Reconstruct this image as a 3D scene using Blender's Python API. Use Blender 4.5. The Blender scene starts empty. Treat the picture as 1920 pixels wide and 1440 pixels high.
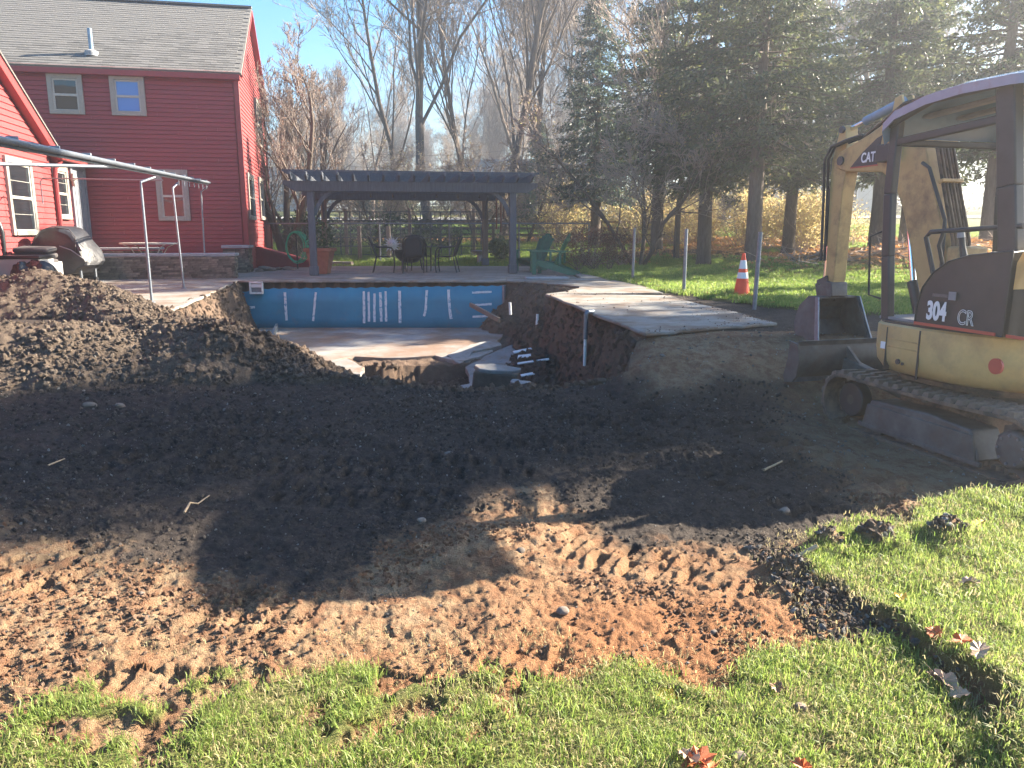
import bpy, math, random
import numpy as np
from mathutils import Vector, Matrix
R = math.radians
random.seed(7)
rng = np.random.default_rng(7)
scene = bpy.context.scene
COL = scene.collection

# ---------------------------------------------------------------- camera, sky, sun, exposure
PITCH = R(11.2); F = 1440.0; EYE = 1.6
cam_d = bpy.data.cameras.new('camera'); cam_d.sensor_width = 36; cam_d.lens = 27.0
cam_d.clip_start = 0.05; cam_d.clip_end = 3000
cam = bpy.data.objects.new('camera', cam_d); COL.objects.link(cam)
cam.location = (0, 0, EYE); cam.rotation_euler = (R(90) - PITCH, 0, 0)
scene.camera = cam
SUN_EL, SUN_AZ = R(26.8), R(69)            # azimuth measured from +Y towards +X
world = bpy.data.worlds.new('World'); scene.world = world; world.use_nodes = True
wn = world.node_tree; wn.nodes.clear()
w_out = wn.nodes.new('ShaderNodeOutputWorld'); w_bg = wn.nodes.new('ShaderNodeBackground')
w_sky = wn.nodes.new('ShaderNodeTexSky'); w_sky.sky_type = 'NISHITA'; w_sky.sun_disc = False
w_sky.sun_elevation = SUN_EL; w_sky.sun_rotation = SUN_AZ
w_sky.air_density = 1.0; w_sky.dust_density = 0.15; w_sky.ozone_density = 1.0
w_bg.inputs['Strength'].default_value = 0.05
w_hs = wn.nodes.new('ShaderNodeHueSaturation'); w_hs.inputs['Saturation'].default_value = 1.5
wn.links.new(w_sky.outputs[0], w_hs.inputs['Color']); wn.links.new(w_hs.outputs[0], w_bg.inputs[0]); wn.links.new(w_bg.outputs[0], w_out.inputs[0])
sun_d = bpy.data.lights.new('sun', 'SUN'); sun_d.energy = 5.0; sun_d.angle = R(0.5); sun_d.color = (1.0, 0.89, 0.72)
sun = bpy.data.objects.new('sun', sun_d); COL.objects.link(sun)
SUNV = Vector((math.sin(SUN_AZ)*math.cos(SUN_EL), math.cos(SUN_AZ)*math.cos(SUN_EL), math.sin(SUN_EL)))
sun.rotation_euler = SUNV.to_track_quat('Z', 'Y').to_euler(); sun.location = SUNV * 60
scene.view_settings.view_transform = 'Standard'; scene.view_settings.look = 'None'
scene.view_settings.exposure = 2.8; scene.view_settings.gamma = 1; scene.view_settings.use_curve_mapping = False
scene.render.engine = 'CYCLES'
scene.cycles.max_bounces = 6; scene.cycles.diffuse_bounces = 3; scene.cycles.transparent_max_bounces = 8
scene.cycles.use_denoising = True

# ---------------------------------------------------------------- placing: a photo pixel to a real point
CP, SP = math.cos(PITCH), math.sin(PITCH)
def ray(px, py):
    u, v = (px - 960) / F, (720 - py) / F
    return Vector((u, CP + v*SP, -SP + v*CP))
def at(px, py, Y):
    d = ray(px, py); return Vector((0, 0, EYE)) + d * (Y / d.y)
def az(px, py, z):
    d = ray(px, py); return Vector((0, 0, EYE)) + d * ((z - EYE) / d.z)
def onp(px, py, p, n):
    d = ray(px, py); o = Vector((0, 0, EYE)); return o + d * ((Vector(p) - o).dot(n) / d.dot(n))

# ---------------------------------------------------------------- noise (vectorised)
def _hash(ix, iy, s):
    h = (ix.astype(np.int64)*374761393 + iy.astype(np.int64)*668265263 + s*974634777) & 0xffffffff
    h = ((h ^ (h >> 13)) * 1274126177) & 0xffffffff
    return ((h ^ (h >> 16)) & 0xffff) / 65535.0
def vnoise(x, y, s=0):
    ix, iy = np.floor(x), np.floor(y); fx, fy = x-ix, y-iy
    fx, fy = fx*fx*fx*(fx*(fx*6-15)+10), fy*fy*fy*(fy*(fy*6-15)+10)
    a, b, c, d = _hash(ix, iy, s), _hash(ix+1, iy, s), _hash(ix, iy+1, s), _hash(ix+1, iy+1, s)
    return (a*(1-fx)+b*fx)*(1-fy) + (c*(1-fx)+d*fx)*fy
def fbm(x, y, o=4, s=0):
    t = 0; a = 0.5
    for k in range(o):
        t = t + a*(vnoise(x, y, s+k)*2-1); x = x*2.03+7.1; y = y*2.03-3.7; a *= 0.5
    return t
def sstep(a, b, x):
    t = np.clip((x-a)/(b-a), 0, 1); return t*t*(3-2*t)
def seg_d(x, y, a, b):
    ax, ay, bx, by = a[0], a[1], b[0], b[1]
    dx, dy = bx-ax, by-ay; L = dx*dx+dy*dy+1e-9
    t = np.clip(((x-ax)*dx+(y-ay)*dy)/L, 0, 1)
    return np.hypot(x-ax-t*dx, y-ay-t*dy), t
def inside(x, y, P):
    c = np.zeros(np.shape(x), bool); n = len(P)
    for i in range(n):
        x1, y1 = P[i][0], P[i][1]; x2, y2 = P[(i+1) % n][0], P[(i+1) % n][1]
        if y1 == y2: continue
        c ^= ((y1 > y) != (y2 > y)) & (x < (x2-x1)*(y-y1)/(y2-y1)+x1)
    return c
def sdf(x, y, P):
    d = np.full(np.shape(x), 1e9)
    for i in range(len(P)): d = np.minimum(d, seg_d(x, y, P[i], P[(i+1) % len(P)])[0])
    return np.where(inside(x, y, P), d, -d)      # positive inside

# ---------------------------------------------------------------- materials
def new_mat(name):
    m = bpy.data.materials.new(name); m.use_nodes = True
    nt = m.node_tree; b = nt.nodes['Principled BSDF']; return m, nt, b
def N(nt, t, **k):
    n = nt.nodes.new(t)
    for a, v in k.items():
        if a in n.inputs: n.inputs[a].default_value = v
        else: setattr(n, a, v)
    return n
def noise_node(nt, scale, detail=4, rough=0.6, coord='Object', stretch=None):
    tc = nt.nodes.new('ShaderNodeTexCoord'); n = nt.nodes.new('ShaderNodeTexNoise')
    n.inputs['Scale'].default_value = scale; n.inputs['Detail'].default_value = detail; n.inputs['Roughness'].default_value = rough
    if stretch:
        mp = nt.nodes.new('ShaderNodeMapping'); mp.inputs['Scale'].default_value = stretch
        nt.links.new(tc.outputs[coord], mp.inputs[0]); nt.links.new(mp.outputs[0], n.inputs['Vector'])
    else: nt.links.new(tc.outputs[coord], n.inputs['Vector'])
    return n
def ramp(nt, src, stops):
    r = nt.nodes.new('ShaderNodeValToRGB'); e = r.color_ramp.elements
    while len(e) < len(stops): e.new(0.5)
    for i, (p, c) in enumerate(stops):
        e[i].position = p; e[i].color = (*c, 1) if len(c) == 3 else c
    nt.links.new(src, r.inputs[0]); return r
def mixc(nt, fac, a, b, mode='MIX'):
    m = nt.nodes.new('ShaderNodeMix'); m.data_type = 'RGBA'; m.blend_type = mode
    for s, i in ((fac, 0), (a, 6), (b, 7)):
        if isinstance(s, (int, float)): m.inputs[i].default_value = s
        elif isinstance(s, tuple): m.inputs[i].default_value = (*s[:3], 1)
        else: nt.links.new(s, m.inputs[i])
    return m.outputs[2]
def bump(nt, b, h, strength=0.4, dist=0.02):
    n = nt.nodes.new('ShaderNodeBump'); n.inputs['Strength'].default_value = strength; n.inputs['Distance'].default_value = dist
    nt.links.new(h, n.inputs['Height']); nt.links.new(n.outputs[0], b.inputs['Normal'])
def vary(name, c1, c2, scale=6, rough=0.7, metal=0.0, bmp=0.25, bdist=0.01, detail=5, stretch=None, rnd=0.0, dirt=None, dscale=3, dlo=0.5, dhi=0.7, spec=0.5):
    """two-tone noisy paint/wood/stone with optional dirt and per-object value shift"""
    m, nt, b = new_mat(name)
    n = noise_node(nt, scale, detail, 0.62, stretch=stretch)
    c = ramp(nt, n.outputs[0], [(0.3, c1), (0.7, c2)]).outputs[0]
    if dirt:
        n2 = noise_node(nt, dscale, 6, 0.7)
        f = ramp(nt, n2.outputs[0], [(dlo, (0, 0, 0)), (dhi, (1, 1, 1))]).outputs[0]
        c = mixc(nt, f, c, dirt)
    if rnd:
        oi = nt.nodes.new('ShaderNodeObjectInfo')
        r = ramp(nt, oi.outputs['Random'], [(0, (1-rnd,)*3), (1, (1+rnd,)*3)]); c = mixc(nt, 1.0, c, r.outputs[0], 'MULTIPLY')
    nt.links.new(c, b.inputs['Base Color'])
    b.inputs['Roughness'].default_value = rough; b.inputs['Metallic'].default_value = metal
    b.inputs['Specular IOR Level'].default_value = spec
    if bmp: bump(nt, b, n.outputs[0], bmp, bdist)
    return m
def leaf_mat(name, cols, rough=0.6, trans=0.35, scale=0.6):
    m, nt, b = new_mat(name)
    n = noise_node(nt, scale, 3, 0.6); g = nt.nodes.new('ShaderNodeNewGeometry')
    a = nt.nodes.new('ShaderNodeMath'); a.operation = 'MULTIPLY_ADD'
    a.inputs[1].default_value = 0.55
    nt.links.new(g.outputs['Random Per Island'], a.inputs[0])
    s = nt.nodes.new('ShaderNodeMath'); s.operation = 'MULTIPLY'; s.inputs[1].default_value = 0.5
    nt.links.new(n.outputs[0], s.inputs[0]); nt.links.new(s.outputs[0], a.inputs[2])
    k = len(cols); c = ramp(nt, a.outputs[0], [(0.1+0.8*i/(k-1), cols[i]) for i in range(k)]).outputs[0]
    nt.links.new(c, b.inputs['Base Color']); b.inputs['Roughness'].default_value = rough
    t = nt.nodes.new('ShaderNodeBsdfTranslucent'); nt.links.new(c, t.inputs[0])
    mx = nt.nodes.new('ShaderNodeMixShader'); mx.inputs[0].default_value = trans
    nt.links.new(b.outputs[0], mx.inputs[1]); nt.links.new(t.outputs[0], mx.inputs[2])
    nt.links.new(mx.outputs[0], nt.nodes['Material Output'].inputs[0])
    return m
M = {}
M['red'] = vary('red_paint', (.23, .034, .036), (.29, .044, .046), 9, .6, bmp=.15, stretch=(1, 1, 5), rnd=.05, dirt=(.22, .05, .045), dscale=1.3, dlo=.55, dhi=.85)
M['redtrim'] = vary('red_trim_paint', (.23, .033, .034), (.28, .042, .042), 12, .5, bmp=.1)
M['shingle'] = vary('asphalt_shingle', (.10, .095, .09), (.17, .16, .145), 60, .95, bmp=.5, rnd=.22, bdist=.004)
M['casing'] = vary('taupe_trim_paint', (.26, .235, .20), (.32, .29, .25), 14, .55, bmp=.1)
M['sash'] = vary('pale_sash_paint', (.36, .34, .30), (.42, .40, .36), 14, .5, bmp=.1)
M['doorgrey'] = vary('grey_door_paint', (.16, .17, .19), (.21, .22, .25), 9, .5, bmp=.1)
m, nt, b = new_mat('window_glass'); b.inputs['Base Color'].default_value = (.015, .018, .022, 1); b.inputs['Roughness'].default_value = .04
b.inputs['Specular IOR Level'].default_value = 1.0; nn = noise_node(nt, 1.6, 1, .3); bump(nt, b, nn.outputs[0], .25, .03); M['glass'] = m
m, nt, b = new_mat('painted_sky_glass'); b.inputs['Base Color'].default_value = (.10, .24, .55, 1); b.inputs['Roughness'].default_value = .12; M['skyglass'] = m  # blue base colour paints the sky's reflection into the pane
M['concrete'] = vary('patio_concrete', (.19, .18, .16), (.27, .255, .23), 5, .9, bmp=.3, bdist=.004, detail=9, dirt=(.165, .115, .08), dscale=1.6, dlo=.44, dhi=.60)
M['poolfloor'] = vary('pool_floor_concrete', (.22, .21, .195), (.32, .305, .285), 3, .9, bmp=.4, bdist=.008, detail=9, dirt=(.19, .12, .08), dscale=.9, dlo=.38, dhi=.6)
M['rubble'] = vary('broken_concrete', (.17, .165, .155), (.28, .275, .265), 8, .9, bmp=.6, bdist=.012, detail=8, rnd=.2, dirt=(.2, .13, .09), dscale=4, dlo=.5, dhi=.65)
M['dirtyblock'] = vary('soil_caked_concrete', (.06, .042, .032), (.12, .088, .066), 7, .95, bmp=.8, bdist=.02, detail=8)
M['paver'] = vary('tan_paver', (.21, .17, .145), (.29, .235, .20), 18, .9, bmp=.4, bdist=.004, rnd=.18)
M['stone'] = vary('stack_stone', (.085, .07, .055), (.20, .165, .13), 11, .85, bmp=.7, bdist=.01, rnd=.5)
M['cap'] = vary('bluestone_cap', (.24, .25, .26), (.33, .34, .35), 8, .8, bmp=.3, bdist=.004)
M['rock'] = vary('field_stone', (.11, .085, .068), (.22, .175, .14), 9, .9, bmp=.6, bdist=.02, rnd=.3, dirt=(.16, .09, .055), dscale=5, dlo=.5, dhi=.7)
M['greywood'] = vary('dark_stained_wood', (.055, .062, .075), (.11, .12, .14), 8, .75, bmp=.5, bdist=.004, stretch=(6, 6, .6), rnd=.12)
M['brownwood'] = vary('weathered_wood', (.12, .09, .07), (.22, .17, .13), 8, .8, bmp=.5, bdist=.004, stretch=(6, 6, .6), rnd=.15)
M['galv'] = vary('galvanised_steel', (.14, .16, .19), (.22, .245, .28), 20, .45, .6, bmp=.12, bdist=.002, dirt=(.22, .2, .18), dscale=8, dlo=.55, dhi=.8)
M['blackmetal'] = vary('black_powder_metal', (.012, .012, .014), (.022, .022, .025), 20, .35, bmp=.05)
M['darkmesh'] = vary('dark_sling_mesh', (.02, .02, .024), (.04, .04, .045), 90, .8, bmp=.3, bdist=.002)
M['green'] = vary('green_chair_paint', (.012, .10, .065), (.02, .15, .095), 10, .5, bmp=.15, rnd=.1)
M['hose'] = vary('green_hose_rubber', (.02, .30, .15), (.03, .42, .22), 10, .4, bmp=.05)
M['terracotta'] = vary('terracotta', (.26, .10, .06), (.36, .15, .09), 8, .85, bmp=.25, bdist=.004)
M['white'] = vary('white_plastic', (.62, .62, .60), (.74, .74, .72), 8, .45, bmp=.05, dirt=(.36, .29, .22), dscale=9, dlo=.55, dhi=.75)
M['poolblue'] = vary('blue_pool_wall', (.024, .185, .29), (.036, .23, .345), 2.2, .55, bmp=.5, bdist=.03, dirt=(.15, .17, .17), dscale=2.6, dlo=.58, dhi=.82)
M['orange'] = vary('orange_cone_rubber', (.80, .07, .02), (.90, .10, .03), 10, .5, bmp=.05, dirt=(.5, .15, .08), dscale=8, dlo=.6, dhi=.9)
M['reflect'] = vary('reflective_collar', (.60, .60, .62), (.75, .75, .77), 60, .4, bmp=.05)
M['yellow'] = vary('yellow_machine_paint', (.55, .37, .15), (.63, .44, .19), 5, .42, bmp=.05, dirt=(.30, .20, .115), dscale=2.2, dlo=.48, dhi=.80)  # paint paled so the lens-flare veil sits in its colour
M['yellow2'] = vary('worn_yellow_boom', (.45, .30, .12), (.55, .37, .15), 6, .5, bmp=.1, dirt=(.16, .10, .055), dscale=3.2, dlo=.48, dhi=.75)
M['black'] = vary('black_machine_panel', (.03, .03, .032), (.045, .045, .047), 5, .5, bmp=.05, dirt=(.055, .05, .046), dscale=3, dlo=.5, dhi=.9)
M['gunmetal'] = vary('canopy_grey_sky_tint', (.17, .25, .34), (.215, .30, .40), 5, .2, bmp=.03, dirt=(.16, .15, .14), dscale=4, dlo=.55, dhi=.85)  # grey paint tinted pale blue, sky reflection put into the colour
M['steel'] = vary('bare_worn_steel', (.07, .068, .066), (.15, .145, .14), 6, .6, .3, bmp=.5, bdist=.006, detail=8, dirt=(.105, .085, .07), dscale=7, dlo=.5, dhi=.68)
M['chrome'] = vary('chrome_rod', (.7, .7, .72), (.8, .8, .82), 10, .12, 1.0, bmp=0)
M['rubber'] = vary('muddy_track_rubber', (.035, .032, .03), (.06, .055, .05), 10, .85, bmp=.5, bdist=.006, dirt=(.19, .125, .085), dscale=5, dlo=.36, dhi=.58)
M['lug'] = vary('mud_caked_lug', (.13, .09, .065), (.23, .165, .12), 12, .95, bmp=.7, bdist=.012, dirt=(.06, .05, .045), dscale=7, dlo=.5, dhi=.7)
M['redstripe'] = vary('red_decal', (.42, .07, .05), (.5, .09, .06), 10, .4, bmp=0)
M['decalwhite'] = vary('white_decal', (.78, .78, .78), (.82, .82, .82), 10, .4, bmp=0)
M['seat'] = vary('grey_vinyl', (.20, .20, .21), (.27, .27, .28), 9, .6, bmp=.2)
M['bag'] = vary('black_bin_bag', (.012, .012, .014), (.02, .02, .022), 5, .22, bmp=.9, bdist=.05, detail=4)
M['cover'] = vary('black_grill_cover', (.022, .022, .026), (.04, .04, .045), 4, .42, bmp=.7, bdist=.04, detail=4)
M['cushion'] = vary('charcoal_cushion', (.05, .045, .045), (.08, .07, .07), 30, .9, bmp=.3)
M['boxgrey'] = vary('pale_storage_plastic', (.34, .33, .32), (.40, .39, .38), 6, .6, bmp=.05)
M['tan'] = vary('cream_table_metal', (.48, .44, .36), (.58, .54, .45), 9, .5, bmp=.1)
M['bark'] = vary('grey_brown_bark', (.075, .056, .043), (.15, .115, .09), 7, .95, bmp=.9, bdist=.03, stretch=(3, 3, .7))
M['bark2'] = vary('pale_twig_bark', (.24, .19, .155), (.37, .30, .245), 3, .9, bmp=.3)
M['bark3'] = vary('reddish_twig_bark', (.15, .118, .10), (.24, .19, .16), 3, .9, bmp=.3)
M['conifer'] = leaf_mat('conifer_needles', [(.028, .05, .03), (.06, .088, .042), (.11, .13, .055), (.19, .18, .075)], .5, .5, .35)
M['conifer2'] = leaf_mat('blue_green_needles', [(.02, .048, .042), (.045, .08, .062), (.08, .112, .072), (.13, .155, .085)], .5, .5, .35)
M['rhodo'] = leaf_mat('broad_evergreen_leaves', [(.02, .04, .018), (.04, .07, .025), (.09, .13, .045)], .4, .25, 1)
M['hedge'] = leaf_mat('pale_green_shrub_leaves', [(.05, .08, .03), (.11, .15, .05), (.20, .22, .09)], .5, .35, 1)
M['autumn'] = leaf_mat('autumn_brush_leaves', [(.28, .16, .10), (.46, .31, .16), (.52, .43, .18), (.42, .39, .19), (.62, .47, .30)], .6, .75, .45)
M['purple'] = leaf_mat('dull_purple_leaves', [(.10, .045, .04), (.17, .075, .055), (.24, .12, .08)], .6, .4, 1)
M['litter'] = leaf_mat('fallen_oak_leaves', [(.34, .13, .05), (.50, .21, .07), (.52, .29, .12), (.4, .24, .13)], .7, .3, .4)
M['budleaf'] = leaf_mat('clinging_russet_leaves', [(.22, .12, .08), (.30, .18, .12), (.28, .20, .13)], .6, .5, .6)
M['blade'] = leaf_mat('lawn_blades', [(.10, .18, .028), (.17, .28, .045), (.26, .35, .075), (.40, .38, .15)], .5, .6, 2.2)
M['straw'] = leaf_mat('dead_straw', [(.22, .17, .08), (.36, .30, .15), (.5, .43, .24)], .7, .5, 3)
M['wire'] = vary('thin_dark_wire', (.03, .03, .03), (.05, .05, .05), 5, .6, bmp=0)
M['carblue'] = vary('navy_car_paint', (.015, .025, .06), (.02, .03, .075), 3, .2, .3, bmp=0)
M['tyre'] = vary('tyre_rubber', (.02, .02, .02), (.03, .03, .03), 9, .8, bmp=.1)
M['palewall'] = vary('pale_far_siding', (.44, .45, .47), (.54, .55, .57), 3, .7, bmp=0)
M['signgreen'] = vary('green_sign', (.02, .22, .14), (.02, .26, .16), 3, .5, bmp=0)
M['sunmetal'] = vary('pale_blue_metal', (.42, .48, .58), (.5, .56, .66), 9, .4, .3, bmp=.1)
M['bulb'] = vary('dark_bulb_glass', (.05, .045, .04), (.08, .07, .06), 5, .15, bmp=0)
M['tanwood'] = vary('fresh_stick_wood', (.32, .22, .13), (.45, .32, .2), 20, .8, bmp=.4, stretch=(1, 1, 1), bdist=.003)
M['road'] = vary('asphalt_road', (.20, .195, .19), (.27, .265, .26), 3, .9, bmp=.2)

# ---------------------------------------------------------------- mesh helpers
def tag(o, label=None, cat=None, group=None, kind=None):
    if label: o['label'] = label
    if cat: o['category'] = cat
    if group: o['group'] = group
    if kind: o['kind'] = kind
    return o
def empty(name, loc=(0, 0, 0), rz=0, label=None, cat=None, group=None):
    o = bpy.data.objects.new(name, None); COL.objects.link(o); o.location = loc; o.rotation_euler = (0, 0, rz)
    o.empty_display_size = .1
    return tag(o, label, cat, group)
def link(name, me, parent=None, mat=None, loc=None, rot=None):
    if mat is not None and not me.materials: me.materials.append(mat)
    o = bpy.data.objects.new(name, me); COL.objects.link(o)
    if parent: o.parent = parent
    if loc is not None: o.location = loc
    if rot is not None: o.rotation_euler = rot
    return o
class MB:
    def __init__(s): s.v = []; s.f = []
    def add(s, vs, fs):
        n = len(s.v); s.v += [tuple(v) for v in vs]; s.f += [tuple(i+n for i in f) for f in fs]; return s
    def box(s, c, d, rot=None, top=1.0, topy=None):
        c = Vector(c); x, y, z = d[0]/2, d[1]/2, d[2]/2; ty = top if topy is None else topy
        vs = [Vector(p) for p in ((-x, -y, -z), (x, -y, -z), (x, y, -z), (-x, y, -z), (-x*top, -y*ty, z), (x*top, -y*ty, z), (x*top, y*ty, z), (-x*top, y*ty, z))]
        if rot is not None:
            m = rot if isinstance(rot, Matrix) else Matrix.Rotation(rot, 3, 'Z'); vs = [m @ v for v in vs]
        return s.add([v+c for v in vs], [(3, 2, 1, 0), (4, 5, 6, 7), (0, 1, 5, 4), (1, 2, 6, 5), (2, 3, 7, 6), (3, 0, 4, 7)])
    def beam(s, a, b, w, h, up=(0, 0, 1)):
        a, b = Vector(a), Vector(b); d = (b-a); L = d.length; y = d.normalized(); x = y.cross(Vector(up))
        x = x.normalized() if x.length > 1e-4 else Vector((1, 0, 0)); z = x.cross(y)
        return s.box((a+b)/2, (w, L, h), Matrix((x, y, z)).transposed())
    def tube(s, pts, r, n=8, cap=True, closed=False):
        pts = [Vector(p) for p in pts]; k = len(pts); rs = r if isinstance(r, (list, tuple)) else [r]*k
        vs = []; prev = None
        for i, p in enumerate(pts):
            if closed: t = pts[(i+1) % k] - pts[i-1]
            else: t = pts[min(i+1, k-1)] - pts[max(i-1, 0)]
            t.normalize()
            if prev is None:
                prev = t.cross(Vector((0, 0, 1)))
                if prev.length < 1e-3: prev = t.cross(Vector((1, 0, 0)))
            u = (prev - t*prev.dot(t)).normalized(); w = t.cross(u); prev = u
            vs += [p + (u*math.cos(2*math.pi*j/n) + w*math.sin(2*math.pi*j/n))*rs[i] for j in range(n)]
        fs = []
        for i in range(k if closed else k-1):
            a, b = i*n, ((i+1) % k)*n
            fs += [(a+j, a+(j+1) % n, b+(j+1) % n, b+j) for j in range(n)]
        if cap and not closed: fs += [tuple(reversed(range(n))), tuple((k-1)*n+j for j in range(n))]
        return s.add(vs, fs)
    def prism(s, poly, a, b, fn):
        """poly: 2-D outline, fn(u,v,w) -> point, extruded w from a to b"""
        n = len(poly); vs = [fn(u, v, a) for u, v in poly] + [fn(u, v, b) for u, v in poly]
        return s.add(vs, [tuple(reversed(range(n))), tuple(range(n, 2*n))] + [(i, (i+1) % n, n+(i+1) % n, n+i) for i in range(n)])
    def slab(s, poly, z0, z1): return s.prism([(p[0], p[1]) for p in poly], z0, z1, lambda u, v, w: (u, v, w))
    def loft(s, rings, cap=True):
        n = len(rings[0]); vs = [p for r in rings for p in r]; fs = []
        for i in range(len(rings)-1): fs += [(i*n+j, i*n+(j+1) % n, (i+1)*n+(j+1) % n, (i+1)*n+j) for j in range(n)]
        if cap: fs += [tuple(reversed(range(n))), tuple((len(rings)-1)*n+j for j in range(n))]
        return s.add(vs, fs)
    def lathe(s, prof, n=20, c=(0, 0, 0)):
        return s.loft([[(c[0]+r*math.cos(2*math.pi*j/n), c[1]+r*math.sin(2*math.pi*j/n), c[2]+z) for j in range(n)] for r, z in prof])
    def mesh(s, name, smooth=None):
        me = bpy.data.meshes.new(name); me.from_pydata(s.v, [], s.f); me.validate()
        import bmesh
        bm = bmesh.new(); bm.from_mesh(me); bmesh.ops.recalc_face_normals(bm, faces=bm.faces); bm.to_mesh(me); bm.free()
        if smooth: me.shade_smooth(); me.set_sharp_from_angle(angle=R(smooth))
        return me
    def build(s, name, mat, parent=None, bevel=0, smooth=None, loc=None, rot=None, seg=2):
        o = link(name, s.mesh(name, smooth), parent, mat, loc, rot)
        if bevel:
            b = o.modifiers.new('bevel', 'BEVEL'); b.width = bevel; b.segments = seg; b.limit_method = 'ANGLE'; b.angle_limit = R(35)
            b.use_clamp_overlap = True
            if not smooth: o.data.shade_smooth(); o.data.set_sharp_from_angle(angle=R(50))
        return o
def np_mesh(name, V, Fq, smooth=False):
    me = bpy.data.meshes.new(name); V = np.asarray(V, np.float32); Fq = np.asarray(Fq, np.int32); k = Fq.shape[1]
    me.vertices.add(len(V)); me.vertices.foreach_set('co', V.ravel())
    me.loops.add(Fq.size); me.loops.foreach_set('vertex_index', Fq.ravel())
    me.polygons.add(len(Fq)); me.polygons.foreach_set('loop_start', np.arange(0, Fq.size, k, dtype=np.int32))
    me.update(calc_edges=True)
    if smooth: me.shade_smooth()
    return me
def copy_tree(o, parent=None):
    c = o.copy(); COL.objects.link(c); c.parent = parent
    for ch in list(o.children): copy_tree(ch, c)
    return c
def text_obj(name, body, size, mat, parent, loc, rot, extrude=.002, outline=0, bold=0, sx=1.0):
    cu = bpy.data.curves.new(name, 'FONT'); cu.body = body; cu.size = size; cu.extrude = extrude; cu.offset = bold
    if outline: cu.fill_mode = 'NONE'; cu.bevel_depth = outline; cu.extrude = 0
    t = bpy.data.objects.new(name, cu); me = bpy.data.meshes.new_from_object(t); bpy.data.objects.remove(t)
    o = link(name, me, parent, None, loc, rot); me.materials.clear(); me.materials.append(mat); o.scale = (sx, 1, 1)
    return o
def tubes_np(P0, P1, R0, R1, n=4):
    P0, P1, R0, R1 = map(lambda a: np.asarray(a, float), (P0, P1, R0, R1))
    d = P1-P0; d /= np.linalg.norm(d, axis=1, keepdims=True)+1e-9
    ref = np.where(np.abs(d[:, 2:3]) > .9, np.array([[1., 0, 0]]), np.array([[0, 0, 1.]]))
    u = np.cross(d, ref); u /= np.linalg.norm(u, axis=1, keepdims=True)+1e-9; w = np.cross(d, u)
    V = []
    for P, r in ((P0, R0), (P1, R1)):
        for j in range(n):
            a = 2*math.pi*j/n; V.append(P + (u*math.cos(a)+w*math.sin(a))*r[:, None])
    V = np.stack(V, 1); k = len(P0); base = (np.arange(k)*2*n)[:, None]
    Fs = [np.concatenate([base+j, base+(j+1) % n, base+n+(j+1) % n, base+n+j], 1) for j in range(n)]
    return V.reshape(-1, 3), np.concatenate(Fs, 0)
def quads_np(C, U, W):
    """rhomb leaf quads from centres and half axes"""
    V = np.stack([C-U, C-W*.9+U*.1, C+U, C+W*.9+U*.1], 1).reshape(-1, 3)
    return V, np.arange(len(V)).reshape(-1, 4)
def rdir(n, g=rng):
    v = g.normal(size=(n, 3)); return v/np.linalg.norm(v, axis=1, keepdims=True)
def scatter(name, pts, rots, scl, var, variants, label=None, kind='stuff', parent=None):
    """one object of many small instances on points (soil clods, grass tufts, litter)"""
    me = bpy.data.meshes.new(name); me.vertices.add(len(pts)); me.vertices.foreach_set('co', np.asarray(pts, np.float32).ravel())
    for nm, ty, a in (('rot', 'FLOAT_VECTOR', rots), ('scl', 'FLOAT_VECTOR', scl)):
        at_ = me.attributes.new(nm, ty, 'POINT'); at_.data.foreach_set('vector', np.asarray(a, np.float32).ravel())
    at_ = me.attributes.new('var', 'INT', 'POINT'); at_.data.foreach_set('value', np.asarray(var, np.int32))
    o = bpy.data.objects.new(name, me); COL.objects.link(o)
    g = bpy.data.node_groups.new(name, 'GeometryNodeTree')
    g.interface.new_socket('Geometry', in_out='INPUT', socket_type='NodeSocketGeometry')
    g.interface.new_socket('Geometry', in_out='OUTPUT', socket_type='NodeSocketGeometry')
    gi, go = g.nodes.new('NodeGroupInput'), g.nodes.new('NodeGroupOutput')
    ip = g.nodes.new('GeometryNodeInstanceOnPoints'); j = g.nodes.new('GeometryNodeJoinGeometry')
    for v in variants:
        oi = g.nodes.new('GeometryNodeObjectInfo'); oi.inputs['Object'].default_value = v; oi.inputs['As Instance'].default_value = True
        g.links.new(oi.outputs['Geometry'], j.inputs[0])
    def na(nm, ty):
        n = g.nodes.new('GeometryNodeInputNamedAttribute'); n.data_type = ty; n.inputs[0].default_value = nm; return n.outputs[0]
    e = g.nodes.new('FunctionNodeEulerToRotation'); g.links.new(na('rot', 'FLOAT_VECTOR'), e.inputs[0])
    g.links.new(gi.outputs[0], ip.inputs['Points']); g.links.new(j.outputs[0], ip.inputs['Instance'])
    ip.inputs['Pick Instance'].default_value = True
    g.links.new(na('var', 'INT'), ip.inputs['Instance Index']); g.links.new(e.outputs[0], ip.inputs['Rotation'])
    g.links.new(na('scl', 'FLOAT_VECTOR'), ip.inputs['Scale']); g.links.new(ip.outputs[0], go.inputs[0])
    md = o.modifiers.new('scatter', 'NODES'); md.node_group = g
    if parent: o.parent = parent
    tag(o, label, None, None, kind); return o
def source(name, me, mat):
    me.materials.append(mat); return bpy.data.objects.new(name, me)     # instance source, not placed itself
# ================================================================ THE GROUND
PZ = .55                                              # patio level
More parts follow.
